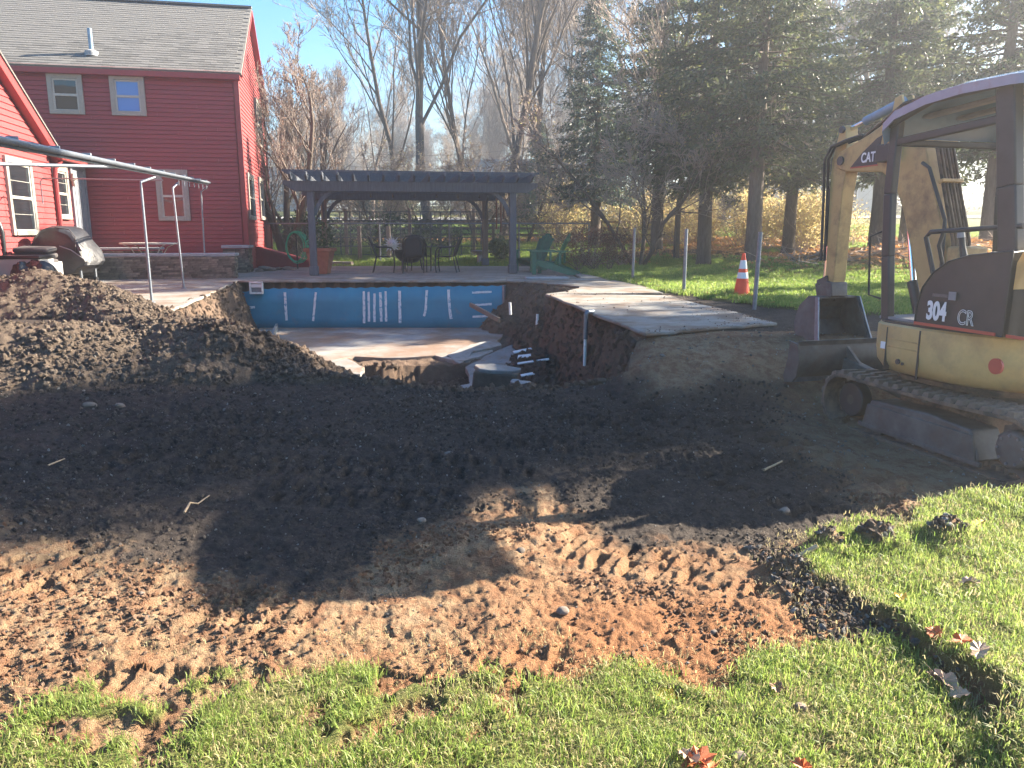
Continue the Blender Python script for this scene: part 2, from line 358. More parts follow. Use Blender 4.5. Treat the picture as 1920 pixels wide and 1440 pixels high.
# hole outline (world) with the steepness of the bank on each side
sl0, sl1, sl2, sl3 = az(1022, 551, PZ), az(1244, 549, PZ), az(1458, 605, PZ), az(1210, 625, PZ)
HOLE = [(-6.02, 17.02), (-.14, 17.02), (.25, 16.7), (1.30, 15.1), (1.15, 14.0), (sl0.x+.12, sl0.y), (sl3.x+.02, sl3.y+.15),
        (1.25, 7.75), (.0, 7.5), (-1.4, 7.65), (-2.9, 8.0), (-4.5, 9.4)]
HTOP = [.50, .50, .50, .50, .50, .50, .42, .12, .1, .1, .25, .50]
HSLO = [30, 3.2, 1.1, 1.0, 1.6, 3.4, 2.4, .9, .9, .9, 1.2, 2.6]
RIDGE = []
for px, py, Y in ((-260, 560, 11.3), (-60, 525, 11.2), (70, 503, 11.0), (160, 528, 10.6), (225, 556, 10.0), (268, 596, 9.4), (340, 596, 9.0), (420, 610, 8.6),
                  (480, 664, 8.3), (590, 702, 8.0), (700, 714, 7.8), (870, 734, 7.5)):
    RIDGE.append(at(px, py, Y))
RIDGE2 = [at(px, py, Y) for px, py, Y in ((-260, 600, 9.0), (60, 596, 8.9), (200, 616, 8.7), (330, 656, 8.4), (430, 700, 8.0), (500, 728, 7.7))]
def W(pts, z=0): return [(az(px, py, z).x, az(px, py, z).y) for px, py in pts]
G_RIGHT = W([(1500, 1075), (1545, 1000), (1640, 985), (1740, 968), (1820, 940), (1925, 935), (2100, 930)], .05) + [(6, 3.6), (6, .2)] + W([(1930, 1440), (1760, 1215), (1690, 1180), (1590, 1125)], .05)
CLUMPS = [(W([(1775, 1000)], .1)[0], .15, .15, .09), (W([(1640, 1008)], .1)[0], .10, .12, .08), (W([(1560, 1015)], .1)[0], .08, .10, .07), (W([(1475, 1062)], .05)[0], .07, .09, .06)]
G_LOW = W([(60, 1330), (250, 1275), (420, 1262), (560, 1240), (720, 1232), (860, 1262), (960, 1225), (1010, 1290), (1150, 1300), (1290, 1270), (1390, 1215),
           (1560, 1195), (1710, 1222), (1800, 1262), (1925, 1340), (1960, 1500)]) + [(2.0, .3), (-1.5, .3), (-1.6, 1.75)]
PATIO_R = [az(1060, 506, PZ), az(1252, 547, PZ)]
LAWN_R = [(1.4, 26), (1.55, 21.3), (2.85, 13.9), (3.7, 11.6), (4.7, 10.3), (6.5, 9.6), (30, 8.5), (40, 26)]
LANES = [((-3.2, 3.7), (.2, 2.55), .38), ((-2.6, 2.65), (.35, 2.15), .38), ((-.5, 4.2), (2.2, 2.7), .4), ((-3.5, 5.6), (3.2, 5.0), .4), ((-3.5, 6.6), (2.6, 6.2), .4),
         ((-1.9, 4.6), (2.4, 4.1), .4), ((1.1, 8.3), (3.2, 6.6), .45), ((-3.3, 4.5), (-1.2, 3.1), .4), ((1.0, 6.9), (2.3, 4.3), .4), ((.2, 2.95), (1.45, 2.35), .4), ((.1, 7.1), (1.8, 4.2), .42), ((1.0, 7.3), (2.6, 4.8), .42), ((-3.6, 6.1), (.6, 5.5), .42), ((-3.0, 5.2), (.2, 5.0), .42)]
def lane_h(x, y):
    """prints of the rubber tracks: pressed bars with squeezed-up rims"""
    h = np.zeros_like(x)
    for i, (a, b, w) in enumerate(LANES):
        d, t = seg_d(x, y, a, b); dx, dy = b[0]-a[0], b[1]-a[1]; L = math.hypot(dx, dy)
        wob = .07*fbm(x*1.3, y*1.3, 2, 90+i) + .03*fbm(x*8, y*8, 3, 190+i)
        v = ((x-a[0])*dy-(y-a[1])*dx)/L + wob; s = ((x-a[0])*dx+(y-a[1])*dy)/L + wob*.7
        m = sstep(w/2+.03, w/2-.05, np.abs(v))*sstep(-.1, .1, s)*sstep(L+.1, L-.1, s)
        m = m*(sstep(.38, .62, vnoise(x*1.7+i*9, y*1.7, 60+i)) if i < 10 else sstep(.15, .45, vnoise(x*1.7+i*9, y*1.7, 60+i)))
        ph = (s/.155 + np.where(v > 0, .5, 0)) % 1.0
        bar = sstep(.56, .62, ph)*sstep(.94, .88, ph)*sstep(.01, .04, np.abs(v))*(.35+1.1*vnoise(x*9+i, y*9, 95))
        rim = np.exp(-((ph-.43)/.07)**2)+.7*np.exp(-((np.abs(v)-w/2-.02)/.03)**2)
        h += m*(-.030*bar + .014*rim*(.3+1.4*vnoise(x*14, y*14, 96)))
    return h
PROF_Y = [-50, 4, 6.8, 8.2, 17.9, 18.3, 25, 30, 38, 60, 90, 150, 700]
PROF_Z = [0, 0, .07, .505, .505, .42, .48, .9, 1.45, 2.6, 4.0, 6.5, 16]
def fields(x, y):
    r = np.hypot(x, y)
    zlo = np.interp(y, [-50, 4, 6.8, 7.9, 9.2]+PROF_Y[4:], [0, 0, .03, .06, .505]+PROF_Z[4:])
    kx = sstep(.8, 1.5, x); z = np.interp(y, PROF_Y, PROF_Z)*kx + zlo*(1-kx)
    near = sstep(24, 10, r)
    # excavator stands a little lower, in its own cut
    pit = sstep(2.0, 2.9, x + .12*fbm(x*2, y*2, 2, 31))*sstep(4.25, 4.7, y-.10*x+.3)*sstep(7.9, 6.9, y)
    z = z - .12*pit
    # lawn to the right of the camera stands proud, its edge torn
    dr = sdf(x, y, G_RIGHT) + .13*fbm(x*3.4, y*3.4, 4, 11)
    gr = sstep(-.01, .05, dr); z = z + .075*gr + gr*.06*fbm(x*2.2, y*2.2, 3, 17) + .028*np.exp(-((dr-.05)/.05)**2)
    tm = np.zeros_like(x)
    for (mx, my), mh, ra, rb in CLUMPS:
        e_ = np.exp(-((((x-mx)/ra)**2 + ((y-my)/rb)**2)))*(1+.5*fbm(x*9, y*9, 3, 19)); z = z + mh*e_; tm = np.maximum(tm, sstep(.45, .7, e_)*(y < my+.03))
    gr = gr*(1-tm)
    dl = sdf(x, y, G_LOW) + .25*fbm(x*2.6, y*2.6, 4, 12)
    gl = sstep(-.02, .05, dl)*sstep(.39-.04*np.clip(x+1, -1, 2), .47-.035*np.clip(x+1, -1, 2), vnoise(x*3.4, y*3.4, 41)*.45+vnoise(x*9, y*9, 42)*.3+vnoise(x*23, y*23, 43)*.25 + .06*np.clip(x+.5, 0, 1.5))
    z = z + gl*.022 - (dl > 0)*(1-gl)*.02
    lawn = ((y > 25.3) | inside(x, y, LAWN_R) | ((y > 17) & (x > 1.6)) | ((y > 24.6) & (x > -6)))
    dlw = sdf(x, y, LAWN_R) + .25*fbm(x*1.5, y*1.5, 3, 14)
    lawn = np.where((y < 26) & (x > 0), sstep(-.05, .15, dlw), lawn.astype(float))
    z = z + np.where((y > 8) & (y < 26) & (x > 1), lawn*np.where(y < 18, .035, .10), 0)
    # leafy berm on the right beyond the lawn
    berm = np.exp(-(((x-11)/4.6)**2 + ((y-19.5)/2.2)**2)); z = z + .85*berm
    berm2 = np.exp(-(((x-6.3)/2.6)**2 + ((y-27.0)/1.6)**2)); z = z + .35*berm2
    # hole
    jx, jy = x + .16*fbm(x*1.6, y*1.6, 3, 21), y + .16*fbm(x*1.6+9, y*1.6, 3, 22)
    jx = np.where(y > 16.2, x, jx); jy = np.where(y > 16.2, y, jy)
    ins = inside(jx, jy, HOLE)
    edge = 12.25 + .30*fbm(x*1.3, x*0+3, 3, 23)
    floor = np.where(y > edge, -.53, -.82 + .12*fbm(x*1.5, y*1.5, 3, 24))
    hz = floor.copy()
    rough = .30*fbm(x*2.4, y*2.4, 5, 26) + .09*np.abs(fbm(x*7, y*7, 3, 27))
    for i in range(len(HOLE)):
        d, t = seg_d(jx, jy, HOLE[i], HOLE[(i+1) % len(HOLE)])
        top = HTOP[i]*(1-t) + HTOP[(i+1) % len(HTOP)]*t
        hz = np.maximum(hz, top - HSLO[i]*np.maximum(d - .02, 0) + (rough*np.clip(d*3, 0, 1) if HSLO[i] < 10 else 0))
    # toe of loose soil
    hz = np.maximum(hz, -.52 + .5*np.exp(-(((x-.5)/.9)**2 + ((y-12.5)/1.6)**2)) - .3)
    z = np.where(ins, np.minimum(hz, z), z)
    # heap
    hp = np.full(np.shape(x), -9.0)
    for i in range(len(RIDGE)-1):
        a, b = RIDGE[i], RIDGE[i+1]; d, t = seg_d(x, y, a, b)
        hp = np.maximum(hp, a.z*(1-t)+b.z*t - .54*np.sqrt(d*d+.03) + .1)
    for i in range(len(RIDGE2)-1):
        a, b = RIDGE2[i], RIDGE2[i+1]; d, t = seg_d(x, y, a, b)
        hp = np.maximum(hp, a.z*(1-t)+b.z*t - .44*np.sqrt(d*d+.1) + .12)
    hp = hp - .035 + .10*fbm(x*1.4, y*1.4, 4, 51) + .035*fbm(x*6, y*6, 3, 52)
    heap = sstep(-.02, .06, hp - z); z = np.maximum(z, hp)
    # fine relief
    sub = (1-np.maximum(gr, gl))*near*(1-lawn)
    inh = ins.astype(float)
    z = z + sub*(.030*fbm(x*2.1, y*2.1, 3, 61) + .028*np.abs(fbm(x*6.5, y*6.5, 4, 62)) + (.014+.014*heap)*fbm(x*22, y*22, 3, 63) + .007*fbm(x*70, y*70, 2, 64))
    zone = (y < 8.4)*(1-inh)*(1-sstep(0, .3, hp-np.interp(y, PROF_Y, PROF_Z)))
    z = z + sub*zone*lane_h(x, y)*np.where(y < 8.3, 1, 0)*(.55+.45*sstep(2.3, 3.2, y))
    z = z + near*(gl+gr)*.012*fbm(x*9, y*9, 3, 66)
    z = z + inh*(y < 16.8)*(.05*fbm(x*5, y*5, 3, 68) + .02*fbm(x*18, y*18, 2, 69))
    pan = (y > 8.1)*(y < 24.6)*(1-inh)*(1-lawn)*(1-heap)
    z = np.where(pan > .5, np.minimum(z, np.where(y < 18.0, .503, .425)), z)
    # soil kinds
    n1 = fbm(x*.9, y*.9, 4, 71); n2 = fbm(x*3.3, y*3.3, 3, 72)
    n4 = fbm(x*9, y*9, 3, 73); n5 = fbm(x*28, y*28, 2, 74)
    # boundary of the black topsoil; its bulges put the excavator's cast shadow into the colour
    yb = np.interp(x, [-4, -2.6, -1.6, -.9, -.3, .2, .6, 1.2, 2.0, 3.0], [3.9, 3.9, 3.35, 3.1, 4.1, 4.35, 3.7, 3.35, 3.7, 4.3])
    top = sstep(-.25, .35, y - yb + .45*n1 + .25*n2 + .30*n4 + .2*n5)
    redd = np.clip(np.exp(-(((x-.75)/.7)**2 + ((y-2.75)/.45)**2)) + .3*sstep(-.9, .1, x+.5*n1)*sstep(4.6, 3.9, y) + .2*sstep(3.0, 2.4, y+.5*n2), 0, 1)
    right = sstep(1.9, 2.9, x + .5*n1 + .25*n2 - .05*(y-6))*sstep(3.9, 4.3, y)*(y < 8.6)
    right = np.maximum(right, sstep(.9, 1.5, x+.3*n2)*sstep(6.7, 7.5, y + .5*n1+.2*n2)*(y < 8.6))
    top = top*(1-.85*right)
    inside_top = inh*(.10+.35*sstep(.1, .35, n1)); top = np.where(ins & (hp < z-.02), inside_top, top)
    top = np.where(heap > .5, .72+.25*n2, top)
    litter = np.clip(berm*1.6 + berm2*1.4 + .9*np.exp(-(((y-35-.02*x)/2.2)**2))*(np.abs(x) < 25) + .8*(inside(x, y, [(3.5, 24.6), (12, 20), (22, 17.5), (34, 22), (30, 34), (4, 36)])) * sstep(-.25, .15, fbm(x*.5, y*.5, 3, 77)+.1), 0, 1)
    grass = np.clip(np.maximum(np.maximum(gr, gl), lawn), 0, 1)
    return z, top, grass, litter, redd, heap, inh
def gz(x, y):
    x = np.atleast_1d(np.asarray(x, float)); y = np.atleast_1d(np.asarray(y, float)); return fields(x, y)[0]
def g1(x, y): return float(gz([x], [y])[0])

# graded fan grid, finest where people walk
ang = np.concatenate([np.linspace(-180, -62, 30, endpoint=False), np.linspace(-62, -38, 60, endpoint=False), np.linspace(-38, 40, 640, endpoint=False), np.linspace(40, 62, 50, endpoint=False), np.linspace(62, 180, 31)])
rad = np.concatenate([np.linspace(.25, 1.35, 10, endpoint=False), np.geomspace(1.35, 18.5, 620, endpoint=False), np.geomspace(18.5, 60, 90, endpoint=False), np.geomspace(60, 380, 36)])
A, RR = np.meshgrid(np.radians(ang), rad); GX = (RR*np.sin(A)).ravel(); GY = (RR*np.cos(A)).ravel()
gzv, gtop, ggr, glit, gred, gheap, ginh = fields(GX, GY)
na_, nr_ = len(ang), len(rad)
ii = (np.arange(nr_-1)[:, None]*na_ + np.arange(na_-1)[None, :]).ravel()
gme = np_mesh('ground', np.stack([GX, GY, gzv], 1), np.stack([ii, ii+1, ii+na_+1, ii+na_], 1)[:, ::-1], smooth=True)
for nm, a in (('topsoil', gtop), ('grass', ggr), ('litter', glit), ('redclay', gred), ('pit', ginh*(1-gheap)), ('heap', gheap)):
    t = gme.attributes.new(nm, 'FLOAT', 'POINT'); t.data.foreach_set('value', np.ascontiguousarray(a, dtype=np.float32))
m, nt, b = new_mat('ground_soil')
def attr(nt, n): a = nt.nodes.new('ShaderNodeAttribute'); a.attribute_name = n; return a.outputs['Fac']
n0 = noise_node(nt, 1.7, 8, .65); n1_ = noise_node(nt, 9, 8, .7); n2_ = noise_node(nt, 55, 6, .7); n3_ = noise_node(nt, 220, 3, .6)
clay = ramp(nt, n0.outputs[0], [(.3, (.31, .185, .10)), (.5, (.36, .25, .148)), (.7, (.40, .30, .195))]).outputs[0]
clay = mixc(nt, ramp(nt, n1_.outputs[0], [(.42, (0, 0, 0)), (.62, (1, 1, 1))]).outputs[0], clay, (.24, .125, .07))
clay = mixc(nt, attr(nt, 'redclay'), clay, (.32, .15, .07))
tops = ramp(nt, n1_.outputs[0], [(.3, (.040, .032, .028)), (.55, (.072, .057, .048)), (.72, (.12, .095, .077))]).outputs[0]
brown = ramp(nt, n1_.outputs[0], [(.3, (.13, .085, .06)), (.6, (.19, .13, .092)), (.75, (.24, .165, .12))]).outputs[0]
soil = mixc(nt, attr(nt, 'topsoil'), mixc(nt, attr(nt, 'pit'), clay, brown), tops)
soil = mixc(nt, attr(nt, 'heap'), soil, ramp(nt, n1_.outputs[0], [(.3, (.10, .073, .055)), (.6, (.18, .135, .10)), (.75, (.25, .195, .15))]).outputs[0])
grs = ramp(nt, n2_.outputs[0], [(.3, (.10, .085, .035)), (.5, (.15, .165, .045)), (.7, (.24, .23, .09))]).outputs[0]
grs = mixc(nt, ramp(nt, n0.outputs[0], [(.45, (0, 0, 0)), (.7, (.5, .5, .5))]).outputs[0], grs, (.19, .17, .07))
lit = ramp(nt, n2_.outputs[0], [(.3, (.10, .055, .03)), (.5, (.21, .115, .055)), (.68, (.33, .17, .07))]).outputs[0]
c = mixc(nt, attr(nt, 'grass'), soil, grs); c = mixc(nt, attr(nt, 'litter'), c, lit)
fine = ramp(nt, n3_.outputs[0], [(.3, (.72, .72, .72)), (.7, (1.28, 1.28, 1.28))]).outputs[0]
c = mixc(nt, 1.0, c, fine, 'MULTIPLY')
nt.links.new(c, b.inputs['Base Color']); b.inputs['Roughness'].default_value = .95; b.inputs['Specular IOR Level'].default_value = .2
hsum = nt.nodes.new('ShaderNodeMath'); hsum.operation = 'MULTIPLY_ADD'; hsum.inputs[1].default_value = .35
nt.links.new(n3_.outputs[0], hsum.inputs[0]); nt.links.new(n2_.outputs[0], hsum.inputs[2])
bump(nt, b, hsum.outputs[0], 1.0, .03); M['ground'] = m
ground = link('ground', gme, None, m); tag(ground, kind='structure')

# ---------------- clods and pebbles
def clod_mesh(seed, sub=1, flat=.75):
    import bmesh
    bm = bmesh.new(); bmesh.ops.create_icosphere(bm, subdivisions=sub, radius=1); r = random.Random(seed)
    for v in bm.verts: v.co *= r.uniform(.72, 1.2); v.co.z *= flat; v.co.x *= 1.15
    me = bpy.data.meshes.new('clod'); bm.to_mesh(me); bm.free(); return me
def soil_mat(name, c1, c2, c3):
    m, nt, b = new_mat(name); oi = nt.nodes.new('ShaderNodeObjectInfo'); n = noise_node(nt, 3, 5, .7)
    c = ramp(nt, oi.outputs['Random'], [(0, c1), (.6, c2), (1, c3)]).outputs[0]
    nt.links.new(c, b.inputs['Base Color']); b.inputs['Roughness'].default_value = .95; bump(nt, b, n.outputs[0], .8, .25); return m
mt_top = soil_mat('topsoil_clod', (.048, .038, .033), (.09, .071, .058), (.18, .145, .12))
mt_clay = soil_mat('clay_clod', (.23, .11, .055), (.31, .165, .09), (.37, .23, .15))
mt_peb = soil_mat('pebble_grey', (.13, .12, .115), (.24, .22, .2), (.42, .4, .37))
mt_brn = soil_mat('brown_clod', (.12, .08, .055), (.17, .115, .08), (.24, .17, .12))
S_top = [source('topsoil_clod', clod_mesh(i), mt_top) for i in range(4)]
S_clay = [source('clay_clod', clod_mesh(10+i), mt_clay) for i in range(4)]
S_brn = [source('brown_clod', clod_mesh(30+i), mt_brn) for i in range(3)]
mt_heap = soil_mat('heap_clod', (.11, .077, .054), (.18, .132, .096), (.28, .215, .16))
S_heap = [source('heap_clod', clod_mesh(50+i), mt_heap) for i in range(4)]
S_peb = [source('pebble', clod_mesh(20+i, 2, .6), mt_peb) for i in range(3)]
def throw(n, x0, x1, y0, y1, keep, smin, smax, power, g=rng, sink=.25):
    x = g.uniform(x0, x1, n); y = g.uniform(y0, y1, n)
    # thin with distance so that the far ones are fewer and larger
    z, top, gr, lt, rd, hp, inh = fields(x, y); k = keep(x, y, z, top, gr, lt, hp, inh)
    k &= g.random(n) < np.clip(4.5/np.hypot(x, y), 0, 1)**1.0
    x, y, z = x[k], y[k], z[k]; s = smin + (smax-smin)*g.random(len(x))**power; s *= np.clip(np.hypot(x, y)/5, .75, 1.45)
    return np.stack([x, y, z + s*(.6-sink)*.6], 1), s
def do_scatter(name, src, P, s, label):
    n = len(P); r = rng.uniform(0, 6.28, (n, 3)); sc = np.stack([s, s*rng.uniform(.7, 1.1, n), s*rng.uniform(.6, 1, n)], 1)
    return scatter(name, P, r, sc, rng.integers(0, len(src), n), src, label)
clump = lambda x, y, s: fbm(x*1.6, y*1.6, 3, s)
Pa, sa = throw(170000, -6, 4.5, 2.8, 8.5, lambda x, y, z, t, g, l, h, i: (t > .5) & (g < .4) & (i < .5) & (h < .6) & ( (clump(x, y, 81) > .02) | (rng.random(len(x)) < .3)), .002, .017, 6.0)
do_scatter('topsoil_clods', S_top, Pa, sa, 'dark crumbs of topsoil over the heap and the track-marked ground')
Ph, sh = throw(260000, -10.5, .5, 6.2, 13.5, lambda x, y, z, t, g, l, h, i: (h > .4) & ((clump(x, y, 83) > -.10) | (rng.random(len(x)) < .4)), .004, .027, 4.6)
do_scatter('heap_clods', S_heap, Ph, sh, 'lumps of dark earth covering the heap')
Pb, sb = throw(90000, -3.2, 2.4, 1.25, 4.6, lambda x, y, z, t, g, l, h, i: (t < .55) & (g < .5) & ((clump(x, y, 82) > .10) | (rng.random(len(x)) < .10)), .002, .020, 4.5)
do_scatter('clay_clods', S_clay, Pb, sb, 'reddish crumbs of clay on the bare foreground soil')
Pc, sc_ = throw(14000, -5, 4, 1.4, 9, lambda x, y, z, t, g, l, h, i: (g < .5) & (i < .5), .002, .011, 4)
do_scatter('pebbles', S_peb, Pc, sc_, 'small grey pebbles mixed into the soil')
Pd, sd = throw(150000, -6, 2.2, 7.3, 16.8, lambda x, y, z, t, g, l, h, i: (i > .5) & ((y < 12.2) | (z > -.44)), .007, .040, 3.4)
do_scatter('pit_clods', S_brn, Pd, sd, 'brown crumbs of earth on the banks and bottom of the dug pool')
sp_x, sp_y = rng.uniform(.5, 3.7, 9000), rng.uniform(8.1, 14.5, 9000); dd_ = np.minimum(seg_d(sp_x, sp_y, (sl0.x, sl0.y), (sl1.x, sl1.y))[0]*1.6, seg_d(sp_x, sp_y, (sl1.x, sl1.y), (sl2.x, sl2.y))[0]*.8); dd_ = np.minimum(dd_, seg_d(sp_x, sp_y, (sl3.x, sl3.y), (sl2.x, sl2.y))[0]*1.3)
kk_ = (rng.random(9000) < np.exp(-dd_/.13)+.03) & inside(sp_x, sp_y, [(sl0.x, sl0.y), (sl1.x, sl1.y), (sl2.x, sl2.y), (sl3.x, sl3.y)]); sp_s = .003+.012*rng.random(kk_.sum())**3
S_sp = np.stack([sp_x[kk_], sp_y[kk_], np.full(kk_.sum(), .552)], 1)
Pe, se = throw(7000, 1.2, 2.3, 2.5, 3.7, lambda x, y, z, t, g, l, h, i: (g < .5) & (sdf(x, y, G_RIGHT) > -.32), .006, .026, 2)
do_scatter('soil_spill', S_brn, S_sp, sp_s, 'brown crumbs of soil spilled over the edges of the concrete slab')
do_scatter('turf_edge_stones', S_brn+S_peb[:1], Pe, se, 'dark stony crumbs along the torn turf edge')

# ---------------- lawn blades
def tuft(seed, n, h, spread, w):
    r = np.random.default_rng(seed); V = []; Fc = []
    for i in range(n):
        a = r.uniform(0, 6.28); d = spread*math.sqrt(r.random()); x, y = d*math.cos(a), d*math.sin(a)
        a2 = r.uniform(0, 6.28); lean = r.uniform(.15, 1.1); hh = h*r.uniform(.5, 1.15); cx, cy = math.cos(a2), math.sin(a2); px, py = -cy*w, cx*w
        k = len(V); m1 = lean*hh*.3; m2 = lean*hh
        V += [(x-px, y-py, 0), (x+px, y+py, 0), (x+cx*m1+px*.8, y+cy*m1+py*.8, hh*.6), (x+cx*m1-px*.8, y+cy*m1-py*.8, hh*.6), (x+cx*m2, y+cy*m2, hh*(1-.35*min(lean, 1)))]
        Fc += [(k, k+1, k+2), (k, k+2, k+3), (k+3, k+2, k+4)]
    return np_mesh('tuft', V, Fc)
S_tuft = [source('grass_tuft', tuft(100+i, 15, .046, .05, .0016), M['blade']) for i in range(5)]
S_tuft2 = [source('lawn_tuft', tuft(200+i, 60, .07, .17, .0045), M['blade']) for i in range(4)]
def sow(name, src, n, x0, x1, y0, y1, keep, s0, s1, label):
    x = rng.uniform(x0, x1, n); y = rng.uniform(y0, y1, n); z, top, gr, lt, rd, hp, inh = fields(x, y); k = keep(x, y, gr, lt)
    x, y, z = x[k], y[k], z[k]; n = len(x); s = rng.uniform(s0, s1, n)*(1+.35*fbm(x*3, y*3, 2, 88))
    return scatter(name, np.stack([x, y, z-.003], 1), np.stack([rng.normal(0, .18, n), rng.normal(0, .18, n), rng.uniform(0, 6.28, n)], 1), np.stack([s, s, s*rng.uniform(.7, 1.2, n)], 1), rng.integers(0, len(src), n), src, label)
sow('grass', S_tuft, 66000, -2.6, 6, .4, 5.2, lambda x, y, g, l: (g > .5) & (rng.random(len(x)) < .50+.7*fbm(x*5, y*5, 3, 89) + .3*(x > .3)), .6, 1.2, 'short trodden lawn grass in the foreground')
S_straw = [source('straw_tuft', tuft(150+i, 12, .022, .06, .0014), M['straw']) for i in range(3)]
sow('dead_grass', S_straw, 60000, -3.0, 4.2, .8, 4.6, lambda x, y, g, l: ((g > .3) | (np.maximum(sdf(x, y, G_LOW), sdf(x, y, G_RIGHT)) > -.22)) & (rng.random(len(x)) < .12+.4*(g > .3)) & (fbm(x*4, y*4, 2, 87) > -.1), .6, 1.5, 'dead straw and thatch between the green blades')
sow('lawn_grass', S_tuft2, 42000, 1.3, 26, 8.5, 26, lambda x, y, g, l: (g > .5) & (rng.random(len(x)) > l*1.3), .7, 1.1, 'mown lawn beyond the patio slab')
sow('back_lawn_grass', S_tuft2, 26000, -12, 24, 24.8, 48, lambda x, y, g, l: (g > .5) & (rng.random(len(x)) > l*1.2) & (np.hypot(x+3, y) > 0), 1.0, 1.7, 'lawn grass behind the garden fence')
# ================================================================ PATIO (pieces of the setting)
patio = MB().slab([(-6.02, 18.12), (1.6, 18.12), (1.56, 21.2), (1.56, 24.7), (-9.5, 24.7), (-9.5, 18.12)], .43, .50).build('patio', M['concrete']); tag(patio, kind='structure')
def slab_part(poly, z1=PZ, z0=.508, mat=None, name='concrete_panel', bev=.012):
    return MB().slab(poly, z0, z1).build(name, mat or M['concrete'], patio, bevel=bev)
def shrink(poly, g=.008):
    cx = sum(p[0] for p in poly)/len(poly); cy = sum(p[1] for p in poly)/len(poly)
    out = []
    for x, y in poly:
        d = math.hypot(x-cx, y-cy); out.append((x-(x-cx)/d*g*1.3, y-(y-cy)/d*g*1.3))
    return out
def jag(a, b, n, amp, seed):
    r = random.Random(seed); return [(a[0]+(b[0]-a[0])*i/n + (r.uniform(-amp, amp) if 0 < i < n else 0), a[1]+(b[1]-a[1])*i/n + (r.uniform(-amp, amp) if 0 < i < n else 0)) for i in range(n)]
# left run of concrete beside the pool, two panels
slab_part(shrink([(-11.0, 12.6), (-7.2, 11.6), (-6.1, 10.9), (-5.0, 10.1), (-4.6, 9.5)] + jag((-4.42, 9.35), (-5.15, 12.9), 11, .03, 1) + [(-5.15, 12.9), (-11.0, 13.6)]))
slab_part(shrink([(-11.0, 13.6)] + jag((-5.15, 12.9), (-6.02, 16.95), 10, .02, 2) + [(-6.02, 16.95), (-6.02, 18.1), (-11.5, 18.1)]))
# coping run above the blue wall
xs = [-6.02, -4.75, -3.05, -1.35, -.12]
for a, c_ in zip(xs, xs[1:]): slab_part(shrink(jag((a, 16.93), (c_, 16.93), 6, .012, int(a*9)) + [(c_, 16.93), (c_, 18.1), (a, 18.1)], .006))
# broken right-hand run with the bitten edge
bite = [(-.12, 16.93), (.2, 16.75), (.62, 16.4), (.95, 15.9), (1.32, 15.2), (1.28, 14.8), (1.1, 14.3), (.9, 13.8)]
e_r0, e_r1 = (1.62, 21.1), (2.86, 13.75)
slab_part(bite[:5] + [(2.62, 15.2), (2.15, 18.1), (-.12, 18.1)])
slab_part(bite[4:] + [(sl0.x, sl0.y+.03), (sl1.x, sl1.y+.03), (2.62, 15.19)])
slab_part([(1.62, 18.11), (2.14, 18.11), (1.6, 21.1)])
# the big slab that hangs over the cut
slab_part(jag((sl0.x, sl0.y), (sl3.x, sl3.y), 14, .02, 5) + jag((sl3.x, sl3.y), (sl2.x, sl2.y), 10, .06, 6) + jag((sl2.x, sl2.y), (sl1.x, sl1.y), 8, .09, 7), bev=.015)
loose = MB().box((at(1025, 520, 17.4).x, 17.4, .58), (.95, .35, .05), .1).build('loose_paver', M['cap'], None, bevel=.008)
tag(loose, 'flat grey paver lying loose on the patio in front of the green chairs', 'paver')
# pavers under the pergola
pv = []
rowh = .30; y = 18.13; row = 0
while y < 24.4:
    w = .60; x = -8.8 + (w/2 if row % 2 else 0)
    while x < 1.5:
        pv.append((x+w/2, y+rowh/2, w, rowh)); x += w
    y += rowh; row += 1
pv = [p for p in pv if -8.7 < p[0] < 1.3]
pv.sort(key=lambda p: p[1])
mep = MB().box((0, 0, 0), (.588, .288, .05)).mesh('paver')
mep.materials.append(M['paver'])
for i, (x, y, w, h) in enumerate(pv[:290]):
    o = bpy.data.objects.new('paver', mep); COL.objects.link(o); o.parent = patio; o.location = (x, y, .522 + random.uniform(-.003, .003))
mb = MB()
for x, y, w, h in pv[290:]: mb.box((x, y, .522+random.uniform(-.003, .003)), (.588, .288, .05))
tag(mb.build('pavers', M['paver'], patio), kind='stuff')

# ================================================================ POOL SHELL
pool = empty('pool_wall', (-3.1, 16.9, -.5), 0, 'blue painted end wall of the half-demolished pool under the patio edge', 'pool wall')
V = []; nx = 90
for i in range(nx+1):
    x = -6.0 + 5.82*i/nx
    t = i/nx; zt = .375 + .07*t + .012*math.sin(i*1.7) + .02*fbm(np.array([x*2.0]), np.array([3.3]), 3, 5)[0]
    if t < .1: zt -= .07*(1-t/.1)
    zb = -.58 + .03*math.sin(i*.3)
    for zz in (zb, zb+(zt-zb)*.33, zb+(zt-zb)*.66, zt): V.append((x, 16.90 + .012*math.sin(x*2.1) + .01*math.sin(x*7), zz))
Fq = [(i*4+j, (i+1)*4+j, (i+1)*4+j+1, i*4+j+1) for i in range(nx) for j in range(3)]
o = link('panel', np_mesh('panel', V, Fq, True), pool, M['poolblue']); o.location = (3.1, -16.9, .5)
sd_ = o.modifiers.new('thickness', 'SOLIDIFY'); sd_.thickness = .03; sd_.offset = 1
mwh = vary('white_adhesive_strip', (.55, .58, .60), (.72, .74, .75), 14, .7, bmp=.3, dirt=(.1, .3, .45), dscale=16, dlo=.56, dhi=.62)
